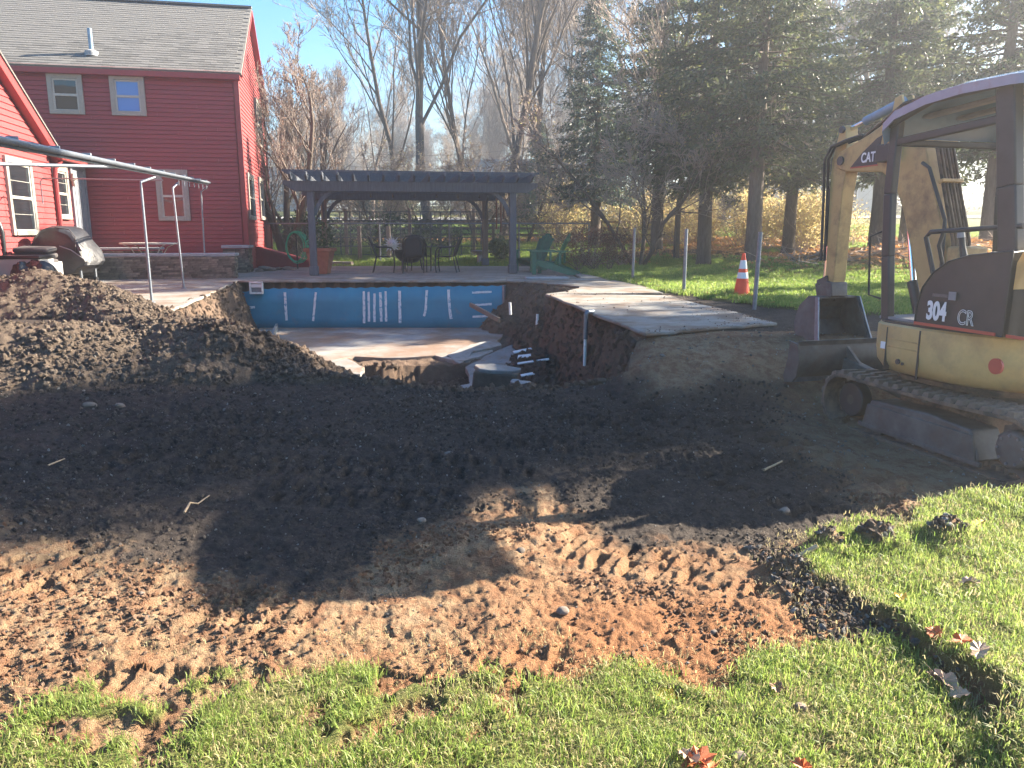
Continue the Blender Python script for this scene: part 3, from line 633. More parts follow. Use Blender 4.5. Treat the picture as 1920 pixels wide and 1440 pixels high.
def wall_strip(pts, w):
    P = [at(px, py, 16.86) for px, py in pts]; mb = MB()
    r = random.Random(int(pts[0][0]))
    side = []
    n = 10; L = []; Rr = []
    for i in range(n+1):
        t = i/n*(len(P)-1); k = min(int(t), len(P)-2); p = P[k].lerp(P[k+1], t-k); d = (P[k+1]-P[k]).normalized(); q = Vector((d.z, 0, -d.x))
        L.append(p + q*w/2*r.uniform(.8, 1.15)); Rr.append(p - q*w/2*r.uniform(.8, 1.15))
    vs = L + Rr; fs = [(i, i+1, n+2+i, n+1+i) for i in range(n)]
    mb.add(vs + [v+Vector((0, .02, 0)) for v in vs], fs + [tuple(reversed([j+2*n+2 for j in f])) for f in fs])
    o = mb.build('white_strip', mwh, pool); o.location = (3.1, -16.9, .5); return o
for pts, w in (([(534, 548), (537, 601)], .055), ([(592, 548), (587, 602)], .05), ([(642, 546), (645, 608)], .06), ([(682, 546), (683, 606)], .055),
               ([(691, 547), (692, 603)], .05), ([(702, 550), (702, 604)], .05), ([(713, 548), (715, 603)], .06), ([(723, 546), (724, 603)], .05), ([(749, 545), (750, 606)], .06),
               ([(800, 544), (798, 580), (795, 593)], .055), ([(841, 543), (843, 580), (846, 598)], .06), ([(880, 549), (928, 547)], .045), ([(890, 572), (940, 569)], .05), ([(886, 594), (944, 591)], .05), ([(428, 577), (478, 576)], .05)):
    wall_strip(pts, w)
o = MB().beam((-.16, 16.9, -.55), (-.17, 16.88, .46), .05, .10).build('corner_post', M['galv'], pool, bevel=.005); o.location = (3.1, -16.9, .5)
# floor slab of the shallow end, broken edge toward the deep end
fl = [(-5.55, 16.86), (-5.2, 14.4), (-4.75, 12.0), (-4.2, 11.3)]
edge = [(az(px, py, -.47).x, az(px, py, -.47).y) for px, py in ((560, 700), (600, 683), (640, 672), (665, 668), (720, 671), (760, 670), (815, 666), (835, 672), (868, 676), (900, 668), (925, 658))]
fr = [(-.4, 14.3), (-.2, 15.3), (-.15, 16.86)]
pf = MB().slab(fl + edge + fr, -.62, -.47).build('pool_floor', M['poolfloor'], None, bevel=.01); tag(pf, kind='structure')
def shard(name, poly, z, th, mat, tilt=(0, 0, 0), label=None, cat=None, group=None, bev=.01):
    cx = sum(p[0] for p in poly)/len(poly); cy = sum(p[1] for p in poly)/len(poly)
    poly = [q for i in range(len(poly)) for q in jag(poly[i], poly[(i+1) % len(poly)], 4, .035, i+int(abs(cx)*50))]
    mb = MB().slab([(p[0]-cx, p[1]-cy) for p in poly], -th/2, th/2)
    o = mb.build(name, mat, None, bevel=bev); o.location = (cx, cy, z); o.rotation_euler = tilt; return tag(o, label, cat, group)
def wz(pts, z): return [(az(a, c_, z).x, az(a, c_, z).y) for a, c_ in pts]
shard('concrete_shard', wz([(838, 672), (860, 662), (890, 655), (928, 648), (940, 655), (890, 664), (880, 672), (862, 682)], -.5), -.47, .08, M['rubble'], (R(4), R(3), 0), 'curved concrete shard lying at the broken end of the pool floor', 'concrete')
shard('concrete_shard', wz([(872, 686), (925, 672), (962, 664), (972, 678), (965, 694), (880, 704)], -.5), -.52, .10, M['rubble'], (R(8), R(-2), 0), 'large white concrete shard leaning against the dark block', 'concrete')
shard('concrete_shard', wz([(862, 726), (890, 720), (892, 735), (868, 734)], -.5), -.52, .07, M['rubble'], (R(6), 0, 0), 'small white concrete piece left of the dark block', 'concrete')
shard('concrete_shard', wz([(960, 725), (995, 728), (1000, 738), (968, 736)], -.3), -.25, .06, M['rubble'], (R(6), 0, 0), 'white concrete piece at the near edge right of the dark block', 'concrete')
shard('concrete_shard', wz([(575, 694), (610, 686), (650, 680), (684, 692), (676, 702), (620, 702)], -.50), -.50, .09, M['rubble'], (R(3), R(2), 0), 'crumbled white concrete piece between the dirt heap and pool floor', 'concrete')
# big block
pb = at(930, 712, 9.9)
mb = MB(); mb.box((0, 0, 0), (.62, .42, .50), top=.93); bl = mb.build('concrete_block', M['dirtyblock'], None, bevel=.03); bl.location = (pb.x, pb.y, -.42); bl.rotation_euler = (R(2), R(4), R(-6))
tag(bl, 'large soil-caked concrete block standing at the near edge of the pool hole', 'concrete block')
crust = MB().loft([[( .31*math.cos(a)*(1+.1*math.sin(5*a)), .2*math.sin(a)*(1+.12*math.cos(3*a)), z) for a in np.linspace(0, 6.28, 15)[:-1]] for z in (.235, .285)]).build('white_crust', M['rubble'], bl, bevel=.01)
# rubble stones in the pit
def stone(px, py, Y, s, label, mat='rock', cat='stone', group=None, zoff=0, name='stone', sub=2, flat=.6):
    import bmesh
    bm = bmesh.new(); bmesh.ops.create_icosphere(bm, subdivisions=sub, radius=s/2); r = random.Random(int(px*7+py))
    for v in bm.verts:
        k = 1+.28*(fbm(np.array([v.co.x*2.2/s+px]), np.array([v.co.y*2.2/s+v.co.z*1.3/s]), 3, 4)[0]); v.co *= k; v.co.z *= flat
    me = bpy.data.meshes.new(name); bm.to_mesh(me); bm.free(); me.shade_smooth(); me.set_sharp_from_angle(angle=R(32))
    p = at(px, py, Y); o = link(name, me, None, M[mat]); z = g1(p.x, p.y); o.location = (p.x, p.y, z+s*flat*.22+zoff); o.rotation_euler = (r.uniform(-.3, .3), r.uniform(-.3, .3), r.uniform(0, 6)); return tag(o, label, cat, group)
for px, py, Y, s, lab in ((730, 684, 11.7, .32, 'pale flat-topped stone in the pool pit below the floor edge'), (728, 698, 11.2, .24, 'round stone just below the flat-topped stone in the pit'), (703, 694, 11.4, .2, 'small pale stone left of the round stone in the pit'),
                          (690, 682, 11.6, .14, 'little pinkish stone beside the crumbled floor edge'), (1040, 702, 9.6, .2, 'narrow pale stone on the bank right of the dark block'), (1108, 700, 8.7, .26, 'upright tan stone leaning on the cut bank below the slab'),
                          (760, 684, 11.8, .13, 'small brown stone right of the flat-topped stone in the pit')):
    stone(px, py, Y, s, lab)
for px, py, s, lab in ((170, 765, .12, 'dark stone at the foot of the dirt heap'), (226, 766, .09, 'small dark stone right of the stone at the heap foot'), (1472, 960, .06, 'smooth oval stone on the dark topsoil right of centre'), (1055, 1145, .055, 'angular clay-coloured stone in the red sandy patch'),
                       (265, 1108, .03, 'white pebble on the tan soil at left'), (1338, 1183, .03, 'grey stone beside the red sandy patch'), (790, 975, .05, 'dark reddish stone on the ridge of clods'), (1386, 1420, .045, 'pale stone in the lower grass beside the leaf pile'),
                       (1500, 1330, .05, 'small stone in the lower right bare patch'), (840, 850, .07, 'brown stone in the middle of the shaded topsoil'), (976, 1030, .05, 'clay lump catching sun beside the shade edge'), (1240, 730, .06, 'pale stone in the gravelly topsoil near the track marks')):
    p = az(px, py, .02); stone(px, py, p.y, s, lab)
# white scraps of liner among the rubble
sc_lab = ['white board scrap on top of the debris on the right bank', 'second white scrap below the top one on the right bank', 'long thin white strip in the bank debris', 'small white flake under the thin strip', 'folded blue-white liner scrap beside the dark block', 'white flake left of the folded liner scrap']
for (x0, y0, Y, a, w, h), lab in zip(((980, 648, 12.6, .3, .32, .08), (988, 655, 12.2, -.2, .3, .12), (1000, 662, 11.8, .05, .5, .05), (990, 675, 11.4, .2, .22, .07), (990, 692, 10.6, .7, .24, .2), (978, 702, 10.3, .8, .2, .08)), sc_lab):
    p = at(x0, y0, Y); o = MB().box((0, 0, 0), (w, h, .02)).build('liner_scrap', M['white'], None, bevel=.004); o.location = (p.x, p.y, g1(p.x, p.y)+.03); o.rotation_euler = (R(18), R(-8), a); tag(o, lab, 'debris', 'white scraps in the pool rubble')
# curb board on the left of the floor, timber against wall, pipes
def post(name, a, c_, r, mat, label, cat, n=10, group=None):
    a, c_ = Vector(a), Vector(c_); o = MB().tube([(0, 0, 0), tuple(c_-a)], r, n).build(name, M[mat], None, smooth=40); o.location = a; return tag(o, label, cat, group)
a, c_ = az(519, 612, -.40), az(497, 660, -.40)
o = MB().beam((0, 0, 0), tuple(c_-a), .05, .16).build('form_board', M['galv'], None, bevel=.004); o.location = a + Vector((0, 0, -.02)); tag(o, 'pale board standing on edge along the left of the pool floor', 'board')
a, c_ = at(882, 571, 16.6), at(936, 600, 15.2)
o = MB().beam((0, 0, 0), tuple(c_-a), .05, .09).build('timber', M['brownwood'], None, bevel=.004); o.location = a; tag(o, 'weathered timber leaning on the right end of the blue wall', 'timber')
post('pvc_pipe', at(957, 590, 14.9), at(956, 567, 14.9), .028, 'white', 'short white pipe sticking out of the far bank', 'pipe')
post('pvc_pipe', at(1006, 627, 13.0), at(1008, 589, 13.0), .026, 'white', 'white pipe standing halfway up the right bank', 'pipe')
pp = empty('pvc_pipe', at(1096, 686, 10.1), 0, 'tall white pipe with grey elbow hanging below the slab edge', 'pipe')
q = at(1096, 686, 10.1); q2 = at(1099, 585, 10.1); q3 = at(1112, 584, 10.2)
MB().tube([(0, 0, 0), tuple((q2-q)*.52)], .022, 10).build('lower_pipe', M['white'], pp, smooth=40)
MB().tube([tuple((q2-q)*.50), tuple((q2-q)*.97)], .030, 10).build('upper_pipe', M['galv'], pp, smooth=40)
MB().tube([tuple((q2-q)*.96), tuple(q2-q+Vector((.02, 0, .0))), tuple(q3-q)], .03, 10).build('elbow', M['galv'], pp, smooth=40)
sk = empty('pool_skimmer', at(481, 549, 16.75), 0, 'white plastic skimmer box set into the soil at the left of the blue wall', 'skimmer')
fr_ = MB()
for dx, dz, w, h in ((-.13, .11, .03, .25), (.13, .11, .03, .25), (0, .22, .29, .035), (0, -.01, .29, .035)): fr_.box((dx, 0, dz), (w, .06, h))
fr_.build('frame', M['white'], sk, bevel=.006); MB().box((0, .08, .1), (.24, .1, .2)).build('throat', M['seat'], sk); MB().box((0, -.01, .15), (.24, .02, .07)).build('flap', M['white'], sk, bevel=.004)
# old boards in the left bank
for i, (x0, y0, Y, x1, y1, Y1) in enumerate(((395, 570, 15.2, 372, 612, 13.6), (418, 548, 16.5, 423, 592, 16.3))):
    a, c_ = at(x0, y0, Y), at(x1, y1, Y1); o = MB().beam((0, 0, 0), tuple(c_-a), .11, .04).build('old_board', M['brownwood'], None, bevel=.004); o.location = a; tag(o, ('rotten board slanting down the left soil bank', 'short upright board at the left end of the blue wall')[i], 'board')

# ================================================================ HOUSE
TH = R(12); ux = Vector((math.cos(TH), math.sin(TH), 0)); uy = Vector((-math.sin(TH), math.cos(TH), 0)); UZ = Vector((0, 0, 1))
HC = Vector((-7.3, 21.5, 1.02))                         # right front corner of the main block
def frame(o, X, Y): return Matrix(((X.x, Y.x, 0, o.x), (X.y, Y.y, 0, o.y), (X.z, Y.z, 1, o.z), (0, 0, 0, 1)))
house = empty('red_house', tuple(HC), 0, 'two-storey red clapboard house with grey shingle roof', 'house')
def hl(v): return tuple(Vector(v) - HC)
HW, HD, EH = 13.0, 7.0, 4.62                            # width, depth, eaves height above base
RH = at(463, 12, 24.75).z - HC.z - .12                         # ridge height
def wall_boards(org, ud, un, L, zfun, z0, z1, parent, mat, exp=.112, seg=None, step=.024, name='clapboard', seedn=0):
    """clapboards: org corner, ud direction along, un outward normal; zfun(z)->(s0,s1) extent at height z"""
    z = z0; r = random.Random(seedn)
    while z < z1 - .01:
        h = min(exp, z1-z); s0, s1 = zfun(z+h*.5)
        s0b, s1b = zfun(z + h)
        if s1 - s0 > .05:
            cuts = [s0]
            if seg:
                q = s0 + r.uniform(.4, seg)
                while q < s1-.4: cuts.append(q); q += seg
            cuts.append(s1)
            for a, c_ in zip(cuts, cuts[1:]):
                g = .0025
                P = lambda s, d, zz: tuple(org + ud*s + un*d + UZ*(zz))
                e0 = s0b if a == cuts[0] else a+g; e1 = s1b if c_ == cuts[-1] else c_-g
                A_ = a if a == cuts[0] else a+g; C_ = c_ if c_ == cuts[-1] else c_-g
                vs = [P(A_, 0, z), P(C_, 0, z), P(C_, step, z), P(A_, step, z), P(e0, 0, z+h-.013), P(e1, 0, z+h-.013), P(e1, .006, z+h-.013), P(e0, .006, z+h-.013)]
                MB().add(vs, [(0, 1, 2, 3), (4, 7, 6, 5), (3, 2, 6, 7), (0, 3, 7, 4), (1, 5, 6, 2), (0, 4, 5, 1)]).build(name, mat, parent)
        z += exp
O0 = Vector((0, 0, 0))
# main block core
core = MB(); cpts = [O0 - ux*HW, O0, O0+uy*HD, O0-ux*HW+uy*HD]
ins_ = .03
A0 = -uy*-ins_; 
base = [(-ux*HW + uy*ins_), (-ux*ins_ + uy*ins_), (-ux*ins_ + uy*(HD-ins_)), (-ux*HW + uy*(HD-ins_))]
vs = [tuple(p + UZ*-.6) for p in base] + [tuple(p+UZ*EH) for p in base] + [tuple(-ux*HW+uy*HD/2+UZ*(RH-.1)), tuple(-ux*ins_+uy*HD/2+UZ*(RH-.1))]
core.add(vs, [(0, 1, 5, 4), (1, 2, 6, 9, 5), (2, 3, 7, 6), (3, 0, 4, 8, 7), (4, 5, 9, 8), (6, 7, 8, 9), (3, 2, 1, 0)])
wall = core.build('wall', M['red'], house)
wall_boards(-ux*HW, ux, -uy, HW, lambda z: (0, HW-.1), -.15, EH-.16, wall, M['red'], seg=3.66, seedn=2)
def gz_(z):
    if z < EH: return (.1, HD-.1)
    t = (z-EH)/(RH-EH); return (.1+t*HD/2*.985, HD-.1-t*HD/2*.985)
wall_boards(O0, uy, ux, HD, gz_, -.6, RH-.12, wall, M['red'])
for p in (O0, uy*HD): MB().box(tuple(p + UZ*(EH/2-.35)), (.13, .13, EH+.55), TH).build('corner_board', M['redtrim'], house, bevel=.006)
MB().beam(tuple(-ux*HW - uy*.09 + UZ*(EH-.02)), tuple(ux*.12 - uy*.09 + UZ*(EH-.02)), .22, .20).build('eaves_board', M['redtrim'], house, bevel=.01)
# rake boards
for s in (0, 1):
    a = (uy*(-.12 if s == 0 else HD+.12)) + UZ*(EH-.02) + ux*.09; c_ = uy*HD/2 + UZ*(RH+.03) + ux*.09
    MB().beam(tuple(a), tuple(c_), .07, .2, up=tuple(ux)).build('rake_board', M['redtrim'], house, bevel=.006)
# roof with shingles
e0 = -uy*.22 + UZ*(EH+.04 - .22*(RH-EH)/(HD/2)*.0); rdv = (uy*(HD/2+.22) + UZ*(RH-EH+.08)); RL = rdv.length; rdn = rdv.normalized(); rn = ux.cross(rdn).normalized()
RW = HW+.16
mb = MB()
A_ = e0 - ux*HW; B_ = e0 + ux*.16
mb.add([tuple(p) for p in (A_, B_, B_+rdv, A_+rdv)] + [tuple(p-rn*.06) for p in (A_, B_, B_+rdv, A_+rdv)], [(0, 1, 2, 3), (7, 6, 5, 4), (0, 4, 5, 1), (1, 5, 6, 2), (2, 6, 7, 3), (3, 7, 4, 0)])
bk = uy*(HD+.22) + UZ*(EH+.04); rb = -ux*HW + bk; rc = ux*.16 + bk; rr = e0+rdv
mb.add([tuple(p) for p in (rr+ux*.16, rr-ux*HW, rb, rc)] + [tuple(p-UZ*.08) for p in (rr+ux*.16, rr-ux*HW, rb, rc)], [(0, 1, 2, 3), (7, 6, 5, 4), (0, 4, 5, 1), (1, 5, 6, 2), (2, 6, 7, 3), (3, 7, 4, 0)])
roof = mb.build('roof', M['shingle'], house)
sw, se = .305, .142
RM = Matrix((ux, rdn, rn)).transposed().to_4x4()
shm = MB().add([(-.15, -.08, .004), (.15, -.08, .004), (.15, .08, .001), (-.15, .08, .001), (-.15, -.08, .015), (.15, -.08, .015), (.15, .08, .005), (-.15, .08, .005)],
               [(3, 2, 1, 0), (4, 5, 6, 7), (0, 1, 5, 4), (1, 2, 6, 5), (2, 3, 7, 6), (3, 0, 4, 7)]).mesh('shingle'); shm.materials.append(M['shingle'])
SH = []
nr = int(RL/se)
for k in range(nr):
    s = .0 + (k % 2)*.15 + random.uniform(0, .04)
    while s < 12.9: SH.append((s, k*se+.08)); s += sw
SH.sort(key=lambda q: q[0]*.35 + q[1]); mb = MB(); vsx = [v.co.copy() for v in shm.vertices]; fsx = [tuple(p.vertices) for p in shm.polygons]
for i, (s, t) in enumerate(SH):
    p = e0 + ux*(.0-s) + rdn*t + rn*random.uniform(0, .004)
    if i < 290:
        o = bpy.data.objects.new('shingle', shm); COL.objects.link(o); o.parent = roof; mm = RM.copy(); mm.translation = p; o.matrix_local = mm
    else: mb.add([RM.to_3x3() @ v + p for v in vsx], fsx)
tag(mb.build('shingles', M['shingle'], roof), kind='stuff')
MB().beam(tuple(rr-ux*HW+UZ*.02), tuple(rr+ux*.17+UZ*.02), .22, .05).build('ridge_cap', M['shingle'], roof)
vp = onp(172, 101, HC+e0+rn*.01, rn) - HC
vent = MB().lathe([(.055, -.05), (.055, .62), (.045, .62), (.045, .3)], 14, tuple(vp)).build('vent_pipe', M['gunmetal'], roof, smooth=40)
MB().lathe([(.17, -.06), (.16, .06), (.07, .10)], 14, tuple(vp)).build('flashing', M['cap'], vent, smooth=40)

def window(org, n, pxs, parent, split=None, glass='glass', grid=None, name='window', casing='casing', cw=.115, vec=None):
    """pxs = (x0,y0,x1,y1) photo box of the whole casing on the wall plane"""
    x0, y0, x1, y1 = pxs; ud = UZ.cross(n) ; 
    c00 = onp(x0, (y0+y1)/2, org+n*.03, n); c11 = onp(x1, (y0+y1)/2, org+n*.03, n); ct = onp((x0+x1)/2, y0, org+n*.03, n); cb = onp((x0+x1)/2, y1, org+n*.03, n)
    w = (c11-c00).length; h = ct.z-cb.z; c = (c00+c11)/2; c.z = (ct.z+cb.z)/2; l = c-HC
    Rm = Matrix((ud, -n, UZ)).transposed() if False else Matrix((ud, n, UZ)).transposed()
    def bx(u, v, d, su, sv, sd, mb): mb.box(tuple(l + ud*u + UZ*v + n*d), (su, sd, sv), Rm)
    fm = MB(); bx(-w/2+cw/2, 0, 0, cw, h, .06, fm); bx(w/2-cw/2, 0, 0, cw, h, .06, fm); bx(0, h/2-cw/2, .002, w-2*cw, cw, .06, fm)
    f = fm.build(name, M[casing], parent, bevel=.004)
    sl = MB(); bx(0, -h/2+cw*.45, .012, w-2*cw+.0, cw*.9, .075, sl); sl.build('sill', M[casing], f, bevel=.004)
    iw, ih = w-2*cw, h-1.9*cw; zc = -.02; sm = MB(); t = .04
    for zz, hh, dd in ((zc+ih/4, ih/2+t/2, -.012), (zc-ih/4, ih/2+t/2, -.004)):
        bx(-iw/2+t/2, zz, dd, t, hh, .035, sm); bx(iw/2-t/2, zz, dd, t, hh, .035, sm); bx(0, zz+hh/2-t/2, dd, iw-2*t, t, .035, sm); bx(0, zz-hh/2+t/2, dd, iw-2*t, t, .035, sm)
    if grid:
        for k in range(1, grid[0]): bx(-iw/2+iw*k/grid[0], zc, -.014, .010, ih-2*t, .012, sm)
        for k in range(1, grid[1]): bx(0, zc-ih/2+ih*k/grid[1], -.016, iw-2*t, .010, .010, sm)
    sm.build('sash', M['sash'], f, bevel=.003)
    for zz in (zc+ih/4, zc-ih/4):
        g = MB(); bx(0, zz, -.020, iw-2*t+.01, ih/2-t*1.2, .012, g); g.build('pane', M[glass], f)
    return f
nf = -uy; ng = ux
W1 = HC - uy*.014; WG = HC + ux*.014
window(W1, nf, (90, 138, 156, 214), house, glass='glass')
window(W1, nf, (207, 141, 272, 217), house, glass='skyglass')
window(W1, nf, (294, 318, 354, 414), house)
window(WG, ng, (481, 194, 490, 275), house); window(WG, ng, (466, 328, 477, 412), house); window(WG, ng, (487, 335, 494, 412), house)

# ---- the wing with the sunlit gable wall
wing = empty('house_wing', (-10.0, 14, 1.0), 0, 'sunlit red gabled wing of the house at the far left', 'house')
LO = HC - ux*3.94*1.0                                  # where the link wall meets the main front wall
wl = LO                                                 # wing wall plane passes through here, normal ux, running along -uy
def wlp(t, z): return LO - uy*t + UZ*(z-1.02)           # absolute z
WO = Vector((-10.0, 14, 1.0))
def cl(v): return Vector(v) - WO
wb = MB(); T0, T1, TA = 2.35, 12.6, 7.45; ZE, ZA = 3.32, 6.15
def wpt(t, z, d): return tuple(cl(wlp(t, z) - ux*d))
pr = [(T0, .4), (T1, .4), (T1, ZE), (TA, ZA), (T0, ZE)]
wb.add([wpt(t, z, .03) for t, z in pr] + [wpt(t, z, 5) for t, z in pr], [(0, 1, 2, 3, 4), (9, 8, 7, 6, 5), (0, 5, 6, 1), (1, 6, 7, 2), (2, 7, 8, 3), (3, 8, 9, 4), (4, 9, 5, 0)])
ww = wb.build('wall', M['red'], wing)
def wz_(z):
    z += 1.02
    if z < ZE: return (T0+.06, T1-.06)
    k = (z-ZE)/(ZA-ZE); return (T0+.06+k*(TA-T0)*.98, T1-.06-k*(T1-TA)*.98)
wall_boards(cl(LO), -uy, ux, 10, wz_, -.62, ZA-1.02-.15, ww, M['red'], exp=.125, seg=2.6, seedn=4)
# link wall
lb = MB(); ZL = 3.30
pr = [(0, .4), (T0+.03, .4), (T0+.03, ZL), (0, ZL)]
lb.add([wpt(t, z, .035) for t, z in pr] + [wpt(t, z, 3) for t, z in pr], [(0, 1, 2, 3), (7, 6, 5, 4), (0, 4, 5, 1), (1, 5, 6, 2), (2, 6, 7, 3), (3, 7, 4, 0)])
lw = lb.build('link_wall', M['red'], wing); wall_boards(cl(LO)-ux*.005, -uy, ux, 2.3, lambda z: (.02, T0-.05), -.62, ZL-1.02, lw, M['red'], exp=.125, seedn=9)
# small roof over the link and rake boards, gutter, downspout
a_ = [wlp(-.0, 3.36)+ux*.25, wlp(T0+.2, 3.36)+ux*.25, wlp(T0+.2, 4.0)-ux*1.4, wlp(-.0, 4.0)-ux*1.4]
MB().add([tuple(cl(p)) for p in a_]+[tuple(cl(p-UZ*.06)) for p in a_], [(0, 1, 2, 3), (7, 6, 5, 4), (0, 4, 5, 1), (1, 5, 6, 2), (2, 6, 7, 3), (3, 7, 4, 0)]).build('link_roof', M['shingle'], wing)
MB().beam(tuple(cl(wlp(.02, 3.30)+ux*.24)), tuple(cl(wlp(T0+.1, 3.30)+ux*.24)), .12, .12).build('gutter', M['redtrim'], wing, bevel=.01)
for t0, z0, t1, z1 in ((T0-.25, ZE-.06, TA, ZA+.12), (T1+.25, ZE-.06, TA, ZA+.12)):
    MB().beam(tuple(cl(wlp(t0, z0)+ux*.10)), tuple(cl(wlp(t1, z1)+ux*.10)), .24, .18, up=tuple(ux)).build('rake_board', M['redtrim'], wing, bevel=.01)
    q = [wlp(t0, z0+.10)+ux*.22, wlp(t1, z1+.10)+ux*.22, wlp(t1, z1+.10)-ux*5, wlp(t0, z0+.10)-ux*5]
    MB().add([tuple(cl(p)) for p in q]+[tuple(cl(p+UZ*.05)) for p in q], [(3, 2, 1, 0), (4, 5, 6, 7), (0, 1, 5, 4), (1, 2, 6, 5), (2, 3, 7, 6), (3, 0, 4, 7)]).build('roof', M['shingle'], wing)
ds = [wlp(T0-.12, 3.22)+ux*.2, wlp(T0-.02, 3.05)+ux*.1, wlp(T0+.0, 2.85)+ux*.08, wlp(T0+.0, .6)+ux*.08]
MB().tube([tuple(cl(p)) for p in ds], .05, 8).build('downspout', M['redtrim'], wing, smooth=40)
HCs = HC; HC = WO
window(LO+ux*.014, ux, (16, 298, 64, 441), wing, grid=(1, 4)); window(LO+ux*.014, ux, (104, 313, 129, 411), wing, grid=(1, 4))
d0, d1 = 1.15, .12; dr = MB()
dc = cl(wlp((d0+d1)/2, 2.2)); Rm = Matrix((uy, ux, UZ)).transposed()
dr.box(tuple(dc+ux*.03-uy*(d0-d1)/2), (.1, .08, 2.1), Rm); dr.box(tuple(dc+ux*.03+uy*(d0-d1)/2), (.1, .08, 2.1), Rm); dr.box(tuple(dc+ux*.03+UZ*1.0), (d0-d1-.1, .08, .12), Rm)
dfr = dr.build('door_frame', M['doorgrey'], wing, bevel=.004)
MB().box(tuple(dc+ux*.02), (d0-d1-.1, .04, 1.9), Rm).build('door', M['doorgrey'], wing)
for s in (-.24, 0, .24): MB().box(tuple(dc+ux*.045+uy*s-UZ*.05), (.17, .02, 1.6), Rm).build('door_panel', M['doorgrey'], dfr, bevel=.004)
lp = cl(wlp(1.22, 2.86)+ux*.12); lamp = MB().lathe([(.02, .16), (.05, .14), (.07, .02), (.09, 0), (.06, -.02), (.055, -.13), (.03, -.16)], 10, tuple(lp)).build('wall_lamp', M['sash'], wing, smooth=40)
HC = HCs

# ================================================================ RAISED TERRACE AND STONE WALLS
terr = MB().slab([(-6.75, 18.1), (-6.95, 18.6), (-7.45, 21.4), (-11.3, 20.6), (-10.7, 17.4)], .4, 1.02).build('terrace', M['concrete']); tag(terr, kind='structure')
def stone_wall(name, A, B, z0, z1, th, label, n_lay, capo=.06, back=None, lim=280):
    """stacked ledge-stone wall from A to B"""
    A, B = Vector((*A, 0)), Vector((*B, 0)); d = (B-A); L = d.length; d.normalize(); nn = Vector((d.y, -d.x, 0)); root = empty(name, tuple(A+UZ*z0), 0, label, 'stone wall')
    MB().box(tuple(d*L/2 - nn*th/2 + UZ*((z1-z0)/2-.03)), (L-.06, th-.05, z1-z0-.06), math.atan2(d.y, d.x)).build('core', M['dirtyblock'], root)
    lh = (z1-z0-.05)/n_lay; cnt = 0
    meshes = []
    for k in range(5):
        w = (.16, .22, .30, .38, .13)[k]; me = MB().box((0, 0, 0), (w-.008, .05, lh-.006)).mesh('stone'); me.materials.append(M['stone']); meshes.append((w, me))
    def lay(o0, dd, no, LL):
        nonlocal cnt
        for j in range(n_lay):
            s = 0
            while s < LL-.05:
                w, me = random.choice(meshes)
                if s+w > LL+.02: w, me = meshes[4]
                if s+w > LL+.1: break
                o = bpy.data.objects.new('stone', me); COL.objects.link(o); o.parent = root
                p = o0 + dd*(s+w/2) + no*random.uniform(-.012, .014) + UZ*(lh*(j+.5)); o.location = p; o.rotation_euler = (0, 0, math.atan2(dd.y, dd.x)+random.uniform(-.03, .03)); cnt += 1; s += w
    lay(Vector((0, 0, 0)), d, nn, L); lay(d*L, -nn, d, th)
    MB().box(tuple(d*(L/2+.02) - nn*th/2 + UZ*(z1-z0)), (L+.1, th+.12, capo), math.atan2(d.y, d.x)).build('cap', M['cap'], root, bevel=.01)
    return root
random.seed(3)
stone_wall('stone_wall', (-10.6, 17.15), (-6.42, 17.9), .55, 1.09, .38, 'long low stacked-stone terrace wall with bluestone cap', 10)
stone_wall('stone_pier', (-7.55, 20.35), (-6.95, 20.45), .5, 1.22, .6, 'square stacked-stone pier at the house corner', 11, .07)
stone_wall('stone_step', (-10.7, 19.2), (-8.9, 19.6), 1.0, 1.19, .35, 'low stone step behind the terrace wall', 3, .05)
random.seed(11)
for i, (px, py, Y, s) in enumerate(((500, 497, 21.5, .5), (520, 494, 22, .3), (542, 496, 22, .35), (486, 499, 21, .25))):
    stone(px, py, Y, s, ('broad flat rock right of the stone pier', 'small rock behind the broad flat rock', 'flat pale rock below the coiled hose', 'small rock at the foot of the stone pier')[i], flat=.35).location.z = .55 + s*.08

# red bulkhead doors
bk0 = at(500, 468, 24.0); bd = empty('bulkhead_door', (bk0.x, 24.0, .5), R(12), 'red sloping cellar bulkhead beside the house gable', 'bulkhead')
MB().prism([(-.5, 0), (1.45, 0), (1.45, .12), (-.5, .68)], -.6, .6, lambda u, v, w: (u, w, v)).build('cheek', M['redtrim'], bd, bevel=.01)
for s in (-.31, .31): MB().beam((-.52, s, .72), (1.48, s, .155), .56, .04).build('door_leaf', M['red'], bd, bevel=.006)
MB().beam((-.5, -.62, .70), (1.47, -.62, .135), .04, .1).build('edge_trim', M['redtrim'], bd, bevel=.004)
